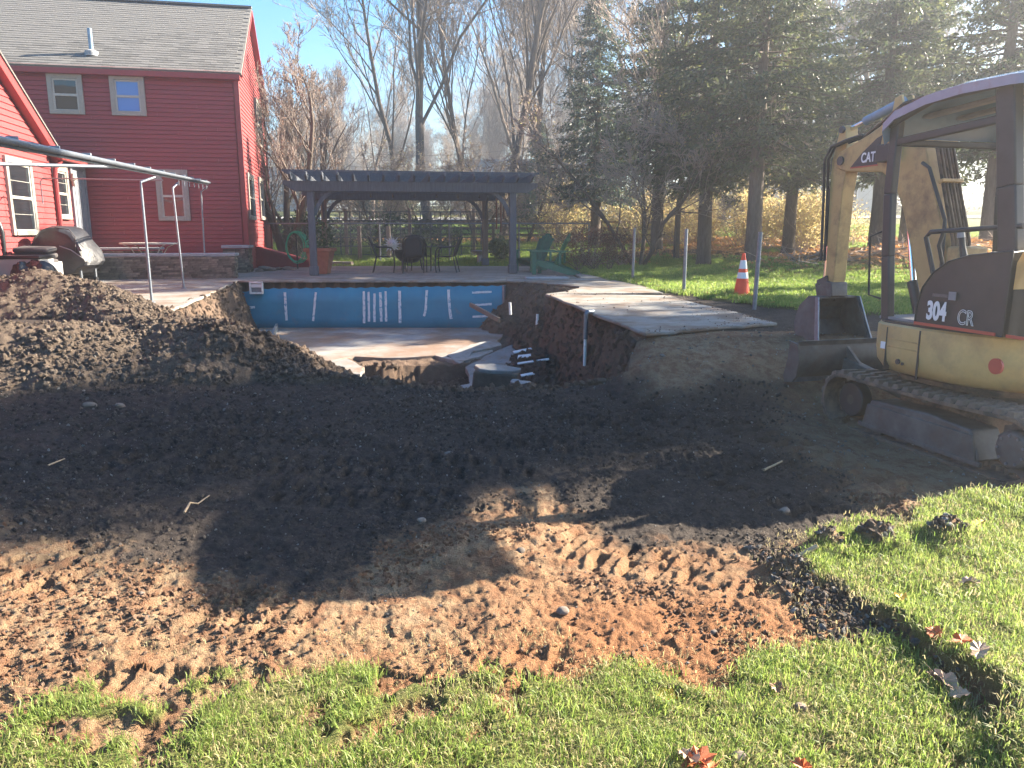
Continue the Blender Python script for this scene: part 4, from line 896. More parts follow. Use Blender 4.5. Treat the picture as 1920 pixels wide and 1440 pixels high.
# ================================================================ PERGOLA
PR = R(10); px_, py_ = Vector((math.cos(PR), math.sin(PR), 0)), Vector((-math.sin(PR), math.cos(PR), 0))
perg = empty('pergola', (-4.86, 19.05, PZ), PR, 'dark stained wooden pergola standing on the patio', 'pergola')
PW, PD = 4.95, 5.0
def brace(a, c_, parent):        # curved knee brace
    a, c_ = Vector(a), Vector(c_); m_ = (a+c_)/2; bow = Vector((a.x, a.y, c_.z)) - m_; pts = []
    for i in range(9):
        t = i/8; pts.append(a.lerp(c_, t) + bow*(-.0 + .28*4*t*(1-t)))
    mb = MB()
    for p, q in zip(pts, pts[1:]): mb.beam(p, q+(q-p)*.06, .05, .10, up=(.01, .02, 1))
    mb.build('brace', M['greywood'], parent)
for ix, (x, y) in enumerate(((0, 0), (PW, 0), (0, PD), (PW, PD))):
    p = MB().box((x, y, 1.1), (.17, .17, 2.2)).build('post', M['greywood'] if y == 0 else M['brownwood'], perg, bevel=.012)
    MB().box((x, y, .12), (.22, .22, .22)).build('post_base', M['greywood'], p, bevel=.01)
    sx = 1 if x == 0 else -1; sy = 1 if y == 0 else -1
    brace((x+sx*.08, y, 1.45), (x+sx*.75, y, 2.13), perg); brace((x, y+sy*.08, 1.45), (x, y+sy*.75, 2.13), perg)
def shaped_beam(a, c_, w, h, parent, name, cut=.25, mat='greywood'):
    a, c_ = Vector(a), Vector(c_); d = c_-a; L = d.length; d.normalize(); s = d.cross(UZ)
    poly = [(0, h/2), (L, h/2), (L, h*.1), (L-cut*.35, -h*.05), (L-cut, -h/2), (cut, -h/2), (cut*.35, -h*.05), (0, h*.1)]
    MB().prism(poly, -w/2, w/2, lambda u, v, k: tuple(a + d*u + UZ*v + s*k)).build(name, M[mat], parent, bevel=.005)
for y in (-.11, .11, PD-.11, PD+.11): shaped_beam((-.62, y, 2.13), (PW+.62, y, 2.13), .045, .24, perg, 'beam')
for i in range(17):
    x = -.42 + i*(PW+.84)/16; shaped_beam((x, -.55, 2.345), (x, PD+.5, 2.345), .05, .185, perg, 'rafter')
for i in range(14): MB().beam((-.6, -.35+i*(PD+.7)/13, 2.465), (PW+.6, -.35+i*(PD+.7)/13, 2.465), .045, .045).build('purlin', M['greywood'], perg)
sl_ = empty('string_light', (-4.86, 19.05, PZ), PR, 'string of small bulbs hanging along the pergola beam', 'string light')
wire = []; 
for i in range(33):
    x = .1 + (PW-.2)*i/32; wire.append((x, .2, 1.99 - .02*math.sin(math.pi*(i % 4)/4)))
MB().tube(wire, .004, 4).build('cable', M['wire'], sl_)
mbulb = MB().lathe([(.012, 0), (.014, -.03), (.026, -.06), (.02, -.09), (.0, -.1)], 8).mesh('bulb', 60); mbulb.materials.append(M['bulb'])
for i in range(9):
    o = bpy.data.objects.new('bulb', mbulb); COL.objects.link(o); o.parent = sl_; o.location = (.35+i*.54, .2, 1.98)
# wind chime
wc = at(937, 368, 21.5); ch = empty('wind_chime', tuple(wc), 0, 'wooden wind chime hanging between the right pergola posts', 'wind chime')
MB().lathe([(.0, 0), (.15, 0), (.15, -.03), (0, -.03)], 14).build('top_disc', M['brownwood'], ch)
for i in range(5):
    a = i*1.256; MB().tube([(.11*math.cos(a), .11*math.sin(a), -.06), (.11*math.cos(a), .11*math.sin(a), -.6-.09*i)], .022, 8).build('chime_tube', vary('chime_wood', (.12, .05, .035), (.17, .07, .05), 9) if i == 0 else bpy.data.materials['chime_wood'], ch)
MB().tube([(0, 0, 0), (0, 0, .42)], .005, 4).build('cord', M['wire'], ch)

# ================================================================ PATIO THINGS
def on_patio(px, Y): p = at(px, 500, Y); return Vector((p.x, Y, PZ))
def metal_chair(label, loc, rz):
    c = empty('patio_chair', tuple(loc), rz, label, 'chair', 'black metal chairs round the fire bowl')
    for s in (-.27, .27):
        MB().tube([(.24, s, 0), (.27, s, .2), (.25, s, .56), (.20, s, .635), (.1, s, .655), (-.16, s, .66), (-.26, s*.95, .74)], .017, 8).build('arm_and_front_leg', M['blackmetal'], c, smooth=50)
        MB().tube([(-.30, s, 0), (-.24, s*.97, .25), (-.20, s*.93, .42), (-.26, s*.93, .62), (-.36, s*.88, .86)], .015, 8).build('rear_leg', M['blackmetal'], c, smooth=50)
    bk = [(-.20, -.25, .42), (-.27, -.25, .62), (-.36, -.235, .84), (-.395, -.17, .93), (-.41, 0, .965), (-.395, .17, .93), (-.36, .235, .84), (-.27, .25, .62), (-.20, .25, .42)]
    MB().tube(bk, .016, 8).build('back_frame', M['blackmetal'], c, smooth=50)
    V = []; 
    for i in range(7):
        t = i/6; z = .42+.53*t; w = .235*math.sqrt(max(0, 1-max(0, (t-.55)/.47)**2)); x = -.20-.21*t**1.1
        for j in range(7): V.append((x+.012*math.cos((j-3)/3*1.5), w*(j-3)/3, z))
    for i in range(6):
        t = i/5; x = -.20 + .43*t
        for j in range(7): V.append((x, .25*(j-3)/3, .42-.03*math.sin(t*3.1)*math.cos((j-3)/3*1.4)))
    Fq = [(i*7+j, i*7+j+1, i*7+j+8, i*7+j+7) for i in list(range(6))+list(range(7, 12)) for j in range(6)]
    o = link('sling', np_mesh('sling', V, Fq, True), c, M['darkmesh']); sm = o.modifiers.new('s', 'SOLIDIFY'); sm.thickness = .008
    MB().tube([(.25, -.27, .40), (.25, .27, .40)], .012, 6).build('front_rail', M['blackmetal'], c); return c
metal_chair('left black metal patio chair facing the fire bowl', on_patio(721, 20.6), R(8))
metal_chair('right black metal patio chair facing the fire bowl', on_patio(838, 20.6), R(176))
metal_chair('nearest black metal patio chair seen from behind', on_patio(775, 20.3), R(96))
metal_chair('far black metal patio chair half hidden behind the nearest one', on_patio(786, 21.0), R(84))
fb = on_patio(768, 21.9); bw = empty('fire_bowl', tuple(fb), 0, 'round black fire bowl on short legs among the patio chairs', 'fire pit')
MB().lathe([(.02, .18), (.22, .22), (.38, .36), (.45, .52), (.50, .53), (.50, .55), (.42, .55), (.34, .38), (.18, .26), (0, .24)], 28).build('bowl', M['blackmetal'], bw, smooth=40)
for k in range(3):
    a = k*2.09; MB().tube([(.3*math.cos(a), .3*math.sin(a), .3), (.36*math.cos(a), .36*math.sin(a), 0)], .018, 6).build('leg', M['blackmetal'], bw)
def adirondack(label, loc, rz):
    c = empty('adirondack_chair', tuple(loc), rz, label, 'chair', 'green adirondack chairs on the patio')     # faces +x
    for s in (-.29, .29):
        MB().prism([(.33, .34), (.33, .24), (-.55, 0), (-.72, 0), (-.74, .05), (-.5, .14), (-.1, .3)], -.013, .013, lambda u, v, w: (u, s+w, v)).build('side_rail', M['green'], c)
        MB().box((.32, s*1.09, .28), (.1, .03, .56)).build('front_leg', M['green'], c, bevel=.004)
        MB().prism([(.42, -.07), (.44, .03), (.38, .09), (-.40, .05), (-.48, 0), (-.46, -.05), (0, -.05)], .56, .582, lambda u, v, w: (u, s*1.09+v*(1 if s > 0 else -1), w)).build('armrest', M['green'], c)
        MB().box((-.33, s*1.09, .42), (.06, .03, .30)).build('arm_support', M['green'], c)
    for k in range(6):
        t = k/5; x = .33-.5*t; z = .352-.145*t; MB().box((x, 0, z), (.085, .60, .02), Matrix.Rotation(R(-16), 3, 'Y')).build('seat_slat', M['green'], c, bevel=.003)
    for k in range(6):
        y = (k-2.5)*.098; L = .88 - .035*(abs(k-2.5)**1.6); a = Vector((-.14, y*.86, .22)); d = Vector((-.46, y*.28, .95)).normalized()
        MB().beam(a, a+d*L, .09, .018, up=(1, 0, 0)).build('back_slat', M['green'], c, bevel=.003)
    for t in (.42, .78):
        a = Vector((-.14, 0, .22)) + Vector((-.46, 0, .95)).normalized()*t*.9; MB().box((a.x-.03, 0, a.z), (.03, .56, .06)).build('back_rail', M['green'], c)
    return c
adirondack('nearer green adirondack chair seen from the side', on_patio(1030, 19.7), R(166))
adirondack('farther green adirondack chair behind the nearer one', on_patio(1000, 21.0), R(218))
# terracotta planter with shrub
tp = on_patio(602, 19.9); tpo = empty('planter', tuple(tp), 0, 'large square terracotta planter behind the left pergola post', 'planter')
MB().loft([[(sx*r, sy*r, z) for sx, sy in ((-1, -1), (1, -1), (1, 1), (-1, 1))] for r, z in ((.19, 0), (.30, .56), (.345, .56), (.345, .65), (.30, .65), (.28, .56))]).build('pot', M['terracotta'], tpo, bevel=.01)
MB().lathe([(.0, .60), (.27, .6)], 12).build('soil', M['dirtyblock'], tpo)
def leaf_cloud(n, c, rad, size, seed, flat=.9, shell=.5):
    r = np.random.default_rng(seed); d = rdir(n, r); rr = (shell+(1-shell)*r.random(n))**.8
    cl_ = fbm(d[:, 0]*3+seed, d[:, 1]*3+d[:, 2]*2, 3, seed)
    C = np.array(c) + d*np.array(rad)*(rr*(1+.35*cl_))[:, None]
    u = rdir(n, r)*size*(0.6+.8*r.random(n))[:, None]; w = np.cross(u, rdir(n, r)); w = w/(np.linalg.norm(w, axis=1, keepdims=True)+1e-9)*size*.45
    return quads_np(C, u, w)
def stems(c, n, h, spread, r0, seed):
    r = np.random.default_rng(seed); P0 = []; P1 = []; a0 = []; a1 = []
    for i in range(n):
        p = np.array(c, float) + np.array([r.normal(0, .05), r.normal(0, .05), 0]); d = np.array([r.normal(0, spread), r.normal(0, spread), 1.0]); rr = r0
        for k in range(4):
            q = p + d/np.linalg.norm(d)*h/4*r.uniform(.8, 1.2); P0.append(p); P1.append(q); a0.append(rr); a1.append(rr*.7); rr *= .7; p = q; d = d + r.normal(0, .25, 3)
    return P0, P1, a0, a1
def bush(name, label, cat, loc, rad, n, size, mat, seed, shell=.45, group=None, nst=12, stm='bark2'):
    t = empty(name, tuple(loc), 0, label, cat, group)
    P0, P1, a0, a1 = stems((0, 0, 0), nst, rad[2]*1.7, .45*rad[0]/rad[2], .012+.008*rad[2], seed)
    V, Fq = tubes_np(P0, P1, a0, a1, 4); link('stems', np_mesh('stems', V, Fq), t, M[stm])
    V, Fq = leaf_cloud(n, (0, 0, rad[2]*1.02), rad, size, seed, shell=shell); link('foliage', np_mesh('foliage', V, Fq), t, M[mat]); return t
V, Fq = leaf_cloud(500, (0, 0, .95), (.38, .38, .42), .05, 5); link('foliage', np_mesh('foliage', V, Fq), tpo, M['rhodo'])
# coiled hose on its stand
hp_ = at(557, 478, 22.6); hs = empty('garden_hose', (hp_.x, 22.6, PZ), R(-10), 'bright green garden hose coiled on a stand beside the bulkhead', 'hose')
for k in range(6):
    n = 26; rx, rz_ = .27+.02*k, .42+.015*(k % 3); MB().tube([(rx*math.cos(6.283*i/n)+.02*math.sin(k), -.12+.05*k+.03*math.sin(i*.8+k), .62+.02*math.sin(k*2)+rz_*math.sin(6.283*i/n)) for i in range(n)], .014, 6, closed=True).build('coil', M['hose'], hs, smooth=60)
MB().tube([(0, 0, 0), (0, 0, .95), (0, -.15, 1.0)], .02, 6).build('stand', M['blackmetal'], hs)
# awning frame
AW = [az(285, 567, PZ), az(345, 541, PZ), az(386, 521.5, PZ)]
af = empty('awning_frame', tuple(AW[0]), 0, 'steel pipe frame of a removed awning standing on the patio', 'awning frame')
def al(v): return tuple(Vector(v) - AW[0])
tops = [at(289, 326, AW[0].y+.25), at(333, 338, AW[1].y+.2), at(388, 345, AW[2].y+.0)]
for a, t, pt in zip(AW, tops, ((264, 345), (324, 356), (377, 362))):
    b_ = at(pt[0], pt[1], a.y); 
    MB().tube([al(a), al(b_-UZ*.06), al(b_+UZ*.03), al(t-UZ*.05)], .020, 10).build('leg', M['galv'], af, smooth=50)
    MB().lathe([(.05, 0), (.05, .015), (.03, .02)], 12, al(a)).build('foot_plate', M['galv'], af)
d_ = (tops[2]-tops[0]); far = tops[2]+d_*.03; near_ = tops[0]-d_*(7.4/d_.length)
for i, (o1, z1, r_) in enumerate(((0, 0, .020), (.04, .03, .027), (-.025, .055, .014))):
    MB().tube([al(near_+Vector((o1, 0, z1))), al(far+Vector((o1, 0, z1)))], r_, 10).build('rail', M['galv'], af, smooth=50)
for i in range(13):
    p = near_.lerp(far, (i+.5)/13); MB().box(al(p+Vector((.01, 0, .04))), (.09, .015, .08), math.atan2(d_.y, d_.x)-R(90)).build('clamp', M['galv'], af, bevel=.005)
for i in range(7):
    p = tops[0].lerp(far, .35+i*.1); MB().tube([al(p+Vector((.0, 0, -.03))), al(p+Vector((0, 0, -.12)))], .01, 6).build('hook', M['galv'], af)
pa, pbx = at(-60, 306, 12.6), at(252, 314, 15.4); MB().tube([al(pa), al(pbx)], .032, 8).build('cross_pipe', M['galv'], af, smooth=50)
pa, pbx = at(75, 334, 15.9), at(305, 338, 13.2); MB().tube([al(pa+Vector((0, 0, -.5))), al(pa+Vector((0, 0, -.06))), al(pa+Vector((.06, 0, 0))), al(pbx)], .012, 8).build('thin_pipe', M['galv'], af, smooth=50)
# table on the terrace
tb = at(280, 470, 18.9); tbo = empty('terrace_table', (tb.x, 18.9, 1.02), 0, 'cream oval metal table on the raised terrace', 'table')
n = 30; ring = lambda a_, b_, z: [(a_*math.cos(6.283*i/n), b_*math.sin(6.283*i/n), z) for i in range(n)]
zt = at(280, 456, 18.9).z - 1.02
MB().loft([ring(.66, .42, zt-.03), ring(.69, .45, zt-.02), ring(.69, .45, zt+.01), ring(.6, .38, zt+.015)]).build('table_top', M['tan'], tbo, smooth=40)
for sx in (-1, 1):
    for sy in (-1, 1): MB().tube([(sx*.5, sy*.25, zt-.03), (sx*.36, sy*.2, zt-.10), (sx*.27, sy*.18, zt-.25), (sx*.30, sy*.2, zt-.42), (sx*.42, sy*.28, -.35)], .014, 6).build('leg', M['tan'], tbo, smooth=60)
# covered grill
gp = at(130, 470, 16.6); gr_ = empty('covered_grill', (gp.x, gp.y, PZ), R(-6), 'gas grill under a black fabric cover behind the dirt heap', 'grill')
outl = [(-.70, .35), (-.72, .60), (-.66, .72), (-.55, .95), (-.42, 1.12), (-.2, 1.17), (.08, 1.16), (.25, 1.08), (.42, .88), (.52, .66), (.60, .44), (.58, .36), (.45, .32), (.33, .20), (.2, .18), (-.3, .18)]
rings = []
for k, (w, sc) in enumerate(((-.34, .90), (-.30, .97), (-.1, 1.01), (.1, 1.01), (.30, .97), (.34, .9))):
    rings.append([(u*sc*(1+.04*math.sin(i*2.1+k*1.7)), w+.045*math.sin(i*1.9+k*.7), .18+(v-.18)*(sc if v > .7 else 1)) for i, (u, v) in enumerate(outl)])
gc = MB().loft(rings).build('cover', M['cover'], gr_); sb = gc.modifiers.new('s', 'BEVEL'); sb.width = .02; sb.segments = 2; gc.data.shade_smooth(); gc.data.set_sharp_from_angle(angle=R(28))
MB().tube([(.32, -.31, .30), (.42, -.36, .95), (.30, -.36, 1.10), (.0, -.37, 1.14)], .012, 6).build('seam', M['cushion'], gr_, smooth=60)
MB().tube([(.56, -.36, .5), (.3, -.365, .68), (.05, -.36, .76)], .012, 6).build('strap', M['seat'], gr_, smooth=60)
for sx in (-.3, .38):
    for sy in (-.24, .24):
        MB().box((sx, sy, .15), (.035, .035, .3)).build('leg', M['galv'], gr_); MB().tube([(sx-.03, sy, .05), (sx+.03, sy, .05)], .05, 12).build('wheel', M['blackmetal'], gr_)
MB().box((.04, -.24, .09), (.7, .03, .03)).build('lower_shelf', M['galv'], gr_)
# deck box, cushions, bags at the far left
dp = at(30, 500, 15.2); db = empty('deck_box', (dp.x, 15.2, PZ), R(4), 'pale grey storage box with dark lid at the left edge', 'storage box')
MB().box((0, 0, .27), (1.15, .55, .54), top=1.03).build('body', M['boxgrey'], db, bevel=.02); MB().box((0, 0, .57), (1.24, .62, .07)).build('lid', M['blackmetal'], db, bevel=.02); MB().box((0, -.285, .44), (1.05, .015, .03)).build('moulding', M['boxgrey'], db)
cp = at(68, 470, 15.7); 
for k in range(3):
    o = MB().box((0, 0, 0), (.72-.03*k, .5, .11)).build('seat_cushion', M['cushion'], None, bevel=.05, seg=4); o.location = (cp.x+.02*k, 15.6, 1.02+.115*k); o.rotation_euler = (R(2*k), R(1.5), R(5*k)); tag(o, ('lowest', 'middle', 'topmost')[k]+' charcoal seat cushion in the stack beside the grill', 'cushion', 'stacked cushions')
sb_ = MB().box((0, 0, .23), (.62, .5, .46)).build('storage_bin', M['boxgrey'], None, bevel=.02); sb_.location = (cp.x+.05, 15.7, PZ); tag(sb_, 'pale bin carrying the cushion stack, half behind a bin bag', 'storage bin')
def bag(label, px, Y, s, zc):
    import bmesh
    bm = bmesh.new(); bmesh.ops.create_icosphere(bm, subdivisions=4, radius=1)
    for v in bm.verts:
        c = v.co; k = 1+.16*float(fbm(np.array([c.x*2.3+px]), np.array([c.y*2.3+c.z*1.7]), 3, 3)[0])*2; v.co = Vector((c.x*s[0]*k, c.y*s[1]*k, c.z*s[2]*k*(1 if c.z > 0 else .8)))
    me = bpy.data.meshes.new('bin_bag'); bm.to_mesh(me); bm.free(); me.shade_smooth(); o = link('bin_bag', me, None, M['bag']); p = at(px, 500, Y); o.location = (p.x, Y, zc); tag(o, label, 'bag'); return o
bag('shiny black bin bag slumped in front of the cushion stack', 72, 15.0, (.34, .28, .27), .80)
bag('small black bin bag behind the dirt heap under the storage lid', 42, 14.8, (.2, .2, .26), .76)
o = MB().tube([(0, 0, 0), (0, 0, .45), (.05, 0, .72), (.18, 0, .8)], [.04, .05, .04, .02], 10).build('hand_pump', M['blackmetal'], None, smooth=50); p = at(8, 470, 15.3); o.location = (p.x, p.y, 1.15); o.rotation_euler = (0, 0, R(200)); tag(o, 'dark curved handle standing on the storage box at the left edge', 'handle')
# cone
cn = az(1390, 559, .51); cone = empty('traffic_cone', (cn.x, cn.y, g1(cn.x, cn.y)+.0), 0, 'orange traffic cone with two white reflective collars on the lawn', 'traffic cone')
MB().box((0, 0, .02), (.37, .37, .035)).build('base', M['orange'], cone, bevel=.01)
rad_ = lambda z: .135 - (.135-.025)*(z-.03)/.68
for z0, z1, mt, nm, e in ((.03, .30, 'orange', 'body', 0), (.30, .40, 'reflect', 'collar', .004), (.40, .46, 'orange', 'body', 0), (.46, .60, 'reflect', 'collar', .004), (.60, .71, 'orange', 'body', 0)):
    MB().lathe([(rad_(z0)+e, z0), (rad_(z1)+e, z1)], 24).build(nm, M[mt], cone, smooth=40)
MB().lathe([(rad_(.71), .71), (.015, .715)], 24).build('tip', M['orange'], cone)
# bare steel fence posts
for i, (px, pb_, pt, tx) in enumerate(((1186, 527, 428, 1190), (1282, 549, 429, 1287), (1414, 577, 435, 1426))):
    a = az(px, pb_, .53); t = at(tx, pt, a.y); o = MB().tube([(0, 0, -.1), tuple(t-a)], .031, 12).build('fence_post', M['galv'], None, smooth=40); o.location = a; tag(o, ('farthest bare steel fence post, beside the barberry bush', 'middle bare steel fence post beside the pool slab', 'nearest bare steel fence post right of the cone')[i], 'fence post', 'bare steel posts along the lawn edge')

# ================================================================ FENCES AND YARD BEHIND
def gy(x, y): return g1(x, y)
cf = empty('chain_link_fence', (-8, 26.4, .55), 0, 'grey chain-link fence across the back of the patio', 'fence')
fx0, fx1, fy = -9.2, 2.6, 26.4; fz = gy(-3, fy); ft = 1.6+.006*fy+.12
MB().tube([(fx0+8, 0, ft-.55), (fx1+8, 0, ft-.55)], .024, 8).build('top_rail', M['galv'], cf, smooth=40)
for x in np.arange(fx0, fx1+.1, 2.36): MB().tube([(x+8, .03, -.05), (x+8, .03, ft-.53)], .03, 8).build('post', M['galv'], cf, smooth=40)
P0, P1 = [], []; hh = ft-.62; 
for x in np.arange(fx0-hh, fx1, .085):
    for s in (1, -1):
        xa, xb = x, x+hh
        za, zb = (0, hh) if s > 0 else (hh, 0)
        xa2, xb2 = max(xa, fx0), min(xb, fx1)
        if xb2 <= xa2: continue
        P0.append((xa2+8, 0, za+(zb-za)*(xa2-xa)/hh+.03)); P1.append((xb2+8, 0, za+(zb-za)*(xb2-xa)/hh+.03))
V, Fq = tubes_np(P0, P1, [.0022]*len(P0), [.0022]*len(P0), 3); tag(link('wire_mesh', np_mesh('wire_mesh', V, Fq), cf, M['galv']), kind='stuff')
tr = empty('garden_trellis', (-7.6, 28.0, .6), 0, 'dark square wooden trellis behind the chain-link fence', 'trellis')
x0t, x1t = at(600, 430, 28).x+7.6, at(920, 430, 28).x+7.6; zb_, zt_ = .1, at(700, 397, 28).z-.6
k = 0
for x in np.arange(x0t, x1t, .36):
    MB().beam((x, 0, zb_), (x, 0, zt_), .028, .028).build('upright', M['greywood'], tr)
for z in np.arange(zb_+.1, zt_+.01, .30): MB().beam((x0t, -.03, z), (x1t, -.03, z), .022, .03).build('crossbar', M['greywood'], tr)
for px in (648, 768, 888): p = at(px, 430, 28).x+7.6; MB().box((p, .09, zt_/2+.05), (.11, .11, zt_+.1)).build('post', M['brownwood'], tr)
for px, Y in ((673, 27.2), (728, 27.2)):
    p = at(px, 424, Y); z0 = gy(p.x, Y); o = MB().box((0, 0, (p.z-z0)/2), (.13, .13, p.z-z0), top=.96).build('wooden_post', M['brownwood'], None, bevel=.01); o.location = (p.x, Y, z0); tag(o, 'weathered wooden garden post '+('left of' if px < 700 else 'directly beside')+' the metal sun ornament', 'post')
su = at(735, 458, 27.0); so = empty('sun_ornament', tuple(su), 0, 'pale metal sun face ornament hanging on the fence', 'garden ornament')
MB().loft([[(.15*math.cos(6.283*i/24)*q, w, .15*math.sin(6.283*i/24)*q) for i in range(24)] for q, w in ((.9, .03), (1, 0), (.9, -.02), (.5, -.045))]).build('face', M['sunmetal'], so, smooth=60)
for i in range(16):
    a = i*math.pi/8; L = .34 if i % 2 == 0 else .25; c0, s0 = math.cos(a), math.sin(a); wv = .035
    MB().add([(.15*c0-wv*s0, 0, .15*s0+wv*c0), (.15*c0+wv*s0, 0, .15*s0-wv*c0), (L*math.cos(a+.08), 0, L*math.sin(a+.08)), (.15*c0, .02, .15*s0)], [(0, 1, 2), (1, 3, 2), (3, 0, 2), (0, 3, 1)]).build('sun_ray', M['sunmetal'], so)
for s in (-.05, .05): MB().lathe([(0, -.02), (.022, 0), (0, .02)], 8, (s, -.045, .04)).build('eye', M['gunmetal'], so)
MB().tube([(-.06, -.05, -.05), (0, -.055, -.075), (.06, -.05, -.05)], .008, 5).build('mouth', M['gunmetal'], so)
MB().tube([(0, .02, -.15), (0, .05, -.85)], .012, 6).build('stake', M['blackmetal'], so)
# bird bath pedestal, stone step, split-rail fence
bb = at(900, 497, 25.9); bbo = empty('bird_bath', (bb.x, 25.9, .5), 0, 'small grey stone bird bath pedestal beside the rear pergola post', 'bird bath')
MB().lathe([(.16, 0), (.16, .06), (.10, .12), (.09, .36), (.15, .42)], 14).build('pedestal', M['cap'], bbo, smooth=40); MB().lathe([(.15, .42), (.30, .47), (.31, .5), (.27, .49), (.1, .45)], 18).build('basin', M['cap'], bbo, smooth=40)
st = at(640, 495, 25.4); o = MB().box((0, 0, 0), (.75, .4, .14)).build('stone_step_block', M['rubble'], None, bevel=.03); o.location = (st.x, 25.4, .58); tag(o, 'rectangular stone block at the patio edge right of the planter', 'stone block')
rf = empty('split_rail_fence', (-8, 33.5, 1.1), 0, 'dark split-rail fence in front of the orange leaf litter', 'fence')
for i in range(9):
    x = -10+i*2.3; z = gy(x, 33.5)-1.1
    MB().box((x+8, 0, z+.5), (.13, .13, 1.0), top=.9).build('post', M['brownwood'], rf)
    if i < 8:
        z2 = gy(x+2.3, 33.5)-1.1
        for h_ in (.35, .62, .88): MB().beam((x+8, .04, z+h_), (x+10.3, .04, z2+h_+.03*math.sin(i*3)), .05, .09).build('rail', M['brownwood'], rf)
# drive / road sheets draped on the ground
def draped(name, cl_pts, w, mat, dz=.02):
    V = []; n = 0
    for (x0, y0), (x1, y1) in zip(cl_pts, cl_pts[1:]):
        for i in range(14):
            t = i/14; V.append((x0+(x1-x0)*t, y0+(y1-y0)*t))
    V.append(cl_pts[-1]); V = np.array(V); d = np.gradient(V, axis=0); d /= np.linalg.norm(d, axis=1, keepdims=True); nn = np.stack([-d[:, 1], d[:, 0]], 1)
    cols = []
    for s in np.linspace(-.5, .5, 7): P = V+nn*w*s; cols.append(np.column_stack([P, gz(P[:, 0], P[:, 1])+dz+.05]))
    A = np.stack(cols, 1).reshape(-1, 3); k = len(V); Fq = [(i*7+j, i*7+j+1, (i+1)*7+j+1, (i+1)*7+j) for i in range(k-1) for j in range(6)]
    return tag(link(name, np_mesh(name, A, Fq), None, mat), kind='structure')
draped('road', [(-60, 62), (-30, 60), (-8, 58), (10, 60), (60, 66)], 6, M['road'], .03)
draped('driveway', [(-9.5, 57), (-8.5, 46), (-7.2, 38.5)], 4.2, M['road'], .0)
# street sign, utility pole and wires
sp_ = at(845, 405, 52); sg = empty('street_sign', (sp_.x, 52, gy(sp_.x, 52)), 0, 'green street name sign on a slim metal post beyond the fence', 'street sign')
tz = at(845, 372, 52).z - gy(sp_.x, 52)
MB().tube([(0, 0, 0), (0, 0, tz)], .03, 6).build('post', M['galv'], sg); MB().box((0, 0, tz+.08), (.75, .02, .2)).build('name_plate', M['signgreen'], sg); MB().box((0, 0, tz+.30), (.02, .65, .18), .5).build('name_plate', M['signgreen'], sg)
for px, Y, lab in ((527, 68, 'wooden utility pole with crossarms behind the bare tree by the house'), (1035, 78, 'distant wooden utility pole between the bare trees and evergreens')):
    p = at(px, 260, Y); z0 = gy(p.x, Y); up = empty('utility_pole', (p.x, Y, z0), 0, lab, 'utility pole')
    MB().tube([(0, 0, 0), (0, 0, p.z-z0)], [.17, .12], 8).build('pole', M['bark'], up)
    for dz in (.4, 1.6): MB().box((0, -.12, p.z-z0-dz), (2.4, .1, .12)).build('crossarm', M['bark'], up)
    for s in (-1.1, -.5, .5, 1.1): MB().lathe([(.03, 0), (.05, .1), (.02, .16)], 6, (s, -.12, p.z-z0-.34)).build('insulator', M['cap'], up)
pa, pb2 = at(527, 268, 68), at(1035, 268, 78)
for k, dz in enumerate((0, -.5, -1.2, -2.6)):
    P = []
    for i in range(25):
        t = (i-5)/14; p = pa.lerp(pb2, t); p.z += dz - 1.1*4*((t % 1)*(1-(t % 1))); P.append(tuple(p-pa))
    o = MB().tube(P, .016, 4).build('utility_wire', M['wire'], None); o.location = pa; tag(o, ('topmost', 'second', 'third', 'lowest')[k]+' overhead wire running behind the bare trees', 'wire')
# far parked car
cp_ = at(1076, 405, 58); cz = gy(cp_.x, 58); car = empty('parked_car', (cp_.x, 58, cz), R(8), 'dark blue car parked on the far drive beside the round shrub', 'car')
MB().prism([(-2.2, .35), (-2.25, .75), (-2.0, .95), (-1.2, 1.0), (1.1, .98), (2.0, .85), (2.2, .6), (2.15, .32)], -.88, .88, lambda u, v, w: (u, w, v)).build('body', M['carblue'], car, bevel=.12, seg=3)
MB().prism([(-1.9, .95), (-1.2, 1.42), (.3, 1.45), (1.15, .97)], -.76, .76, lambda u, v, w: (u, w, v)).build('cabin', M['glass'], car, bevel=.1, seg=3)
MB().prism([(-1.25, 1.40), (-1.15, 1.46), (.3, 1.48), (.4, 1.40)], -.72, .72, lambda u, v, w: (u, w, v)).build('roof', M['carblue'], car, bevel=.03)
for x in (-1.4, 1.35):
    for s in (-.82, .82):
        w_ = MB().tube([(x, s-.1, .33), (x, s+.1, .33)], .33, 18).build('wheel', M['tyre'], car); MB().tube([(x, s-.11, .33), (x, s+.11, .33)], .2, 14).build('rim', M['galv'], w_)
for s in (-.6, .6): MB().box((2.12, s, .7), (.1, .35, .14)).build('headlight', M['reflect'], car, bevel=.02)
def far_house(px, Y, w, d, h, label, name='far_house', wallm='palewall', rh=2.2):
    p = at(px, 400, Y); z0 = gy(p.x, Y); hz_ = empty(name, (p.x, Y, z0-.3), R(-8), label, 'house')
    MB().box((0, 0, h/2), (w, d, h)).build('wall', M[wallm], hz_)
    MB().prism([(-d/2-.4, h), (d/2+.4, h), (0, h+rh)], -w/2-.3, w/2+.3, lambda u, v, k: (k, u, v)).build('roof', M['shingle'], hz_)
    for i in range(int(w/2.4)):
        x = -w/2+1.3+i*2.4; f = MB().box((x, -d/2-.03, 1.7), (1.0, .08, 1.3)).build('window', M['decalwhite'], hz_); MB().box((x, -d/2-.06, 1.7), (.84, .06, 1.14)).build('pane', M['glass'], f)
far_house(1000, 76, 14, 8, 3.2, 'pale one-storey house glimpsed right of the pergola behind trees')
far_house(560, 92, 12, 8, 3.0, 'pale house far off between the pergola and the red house')
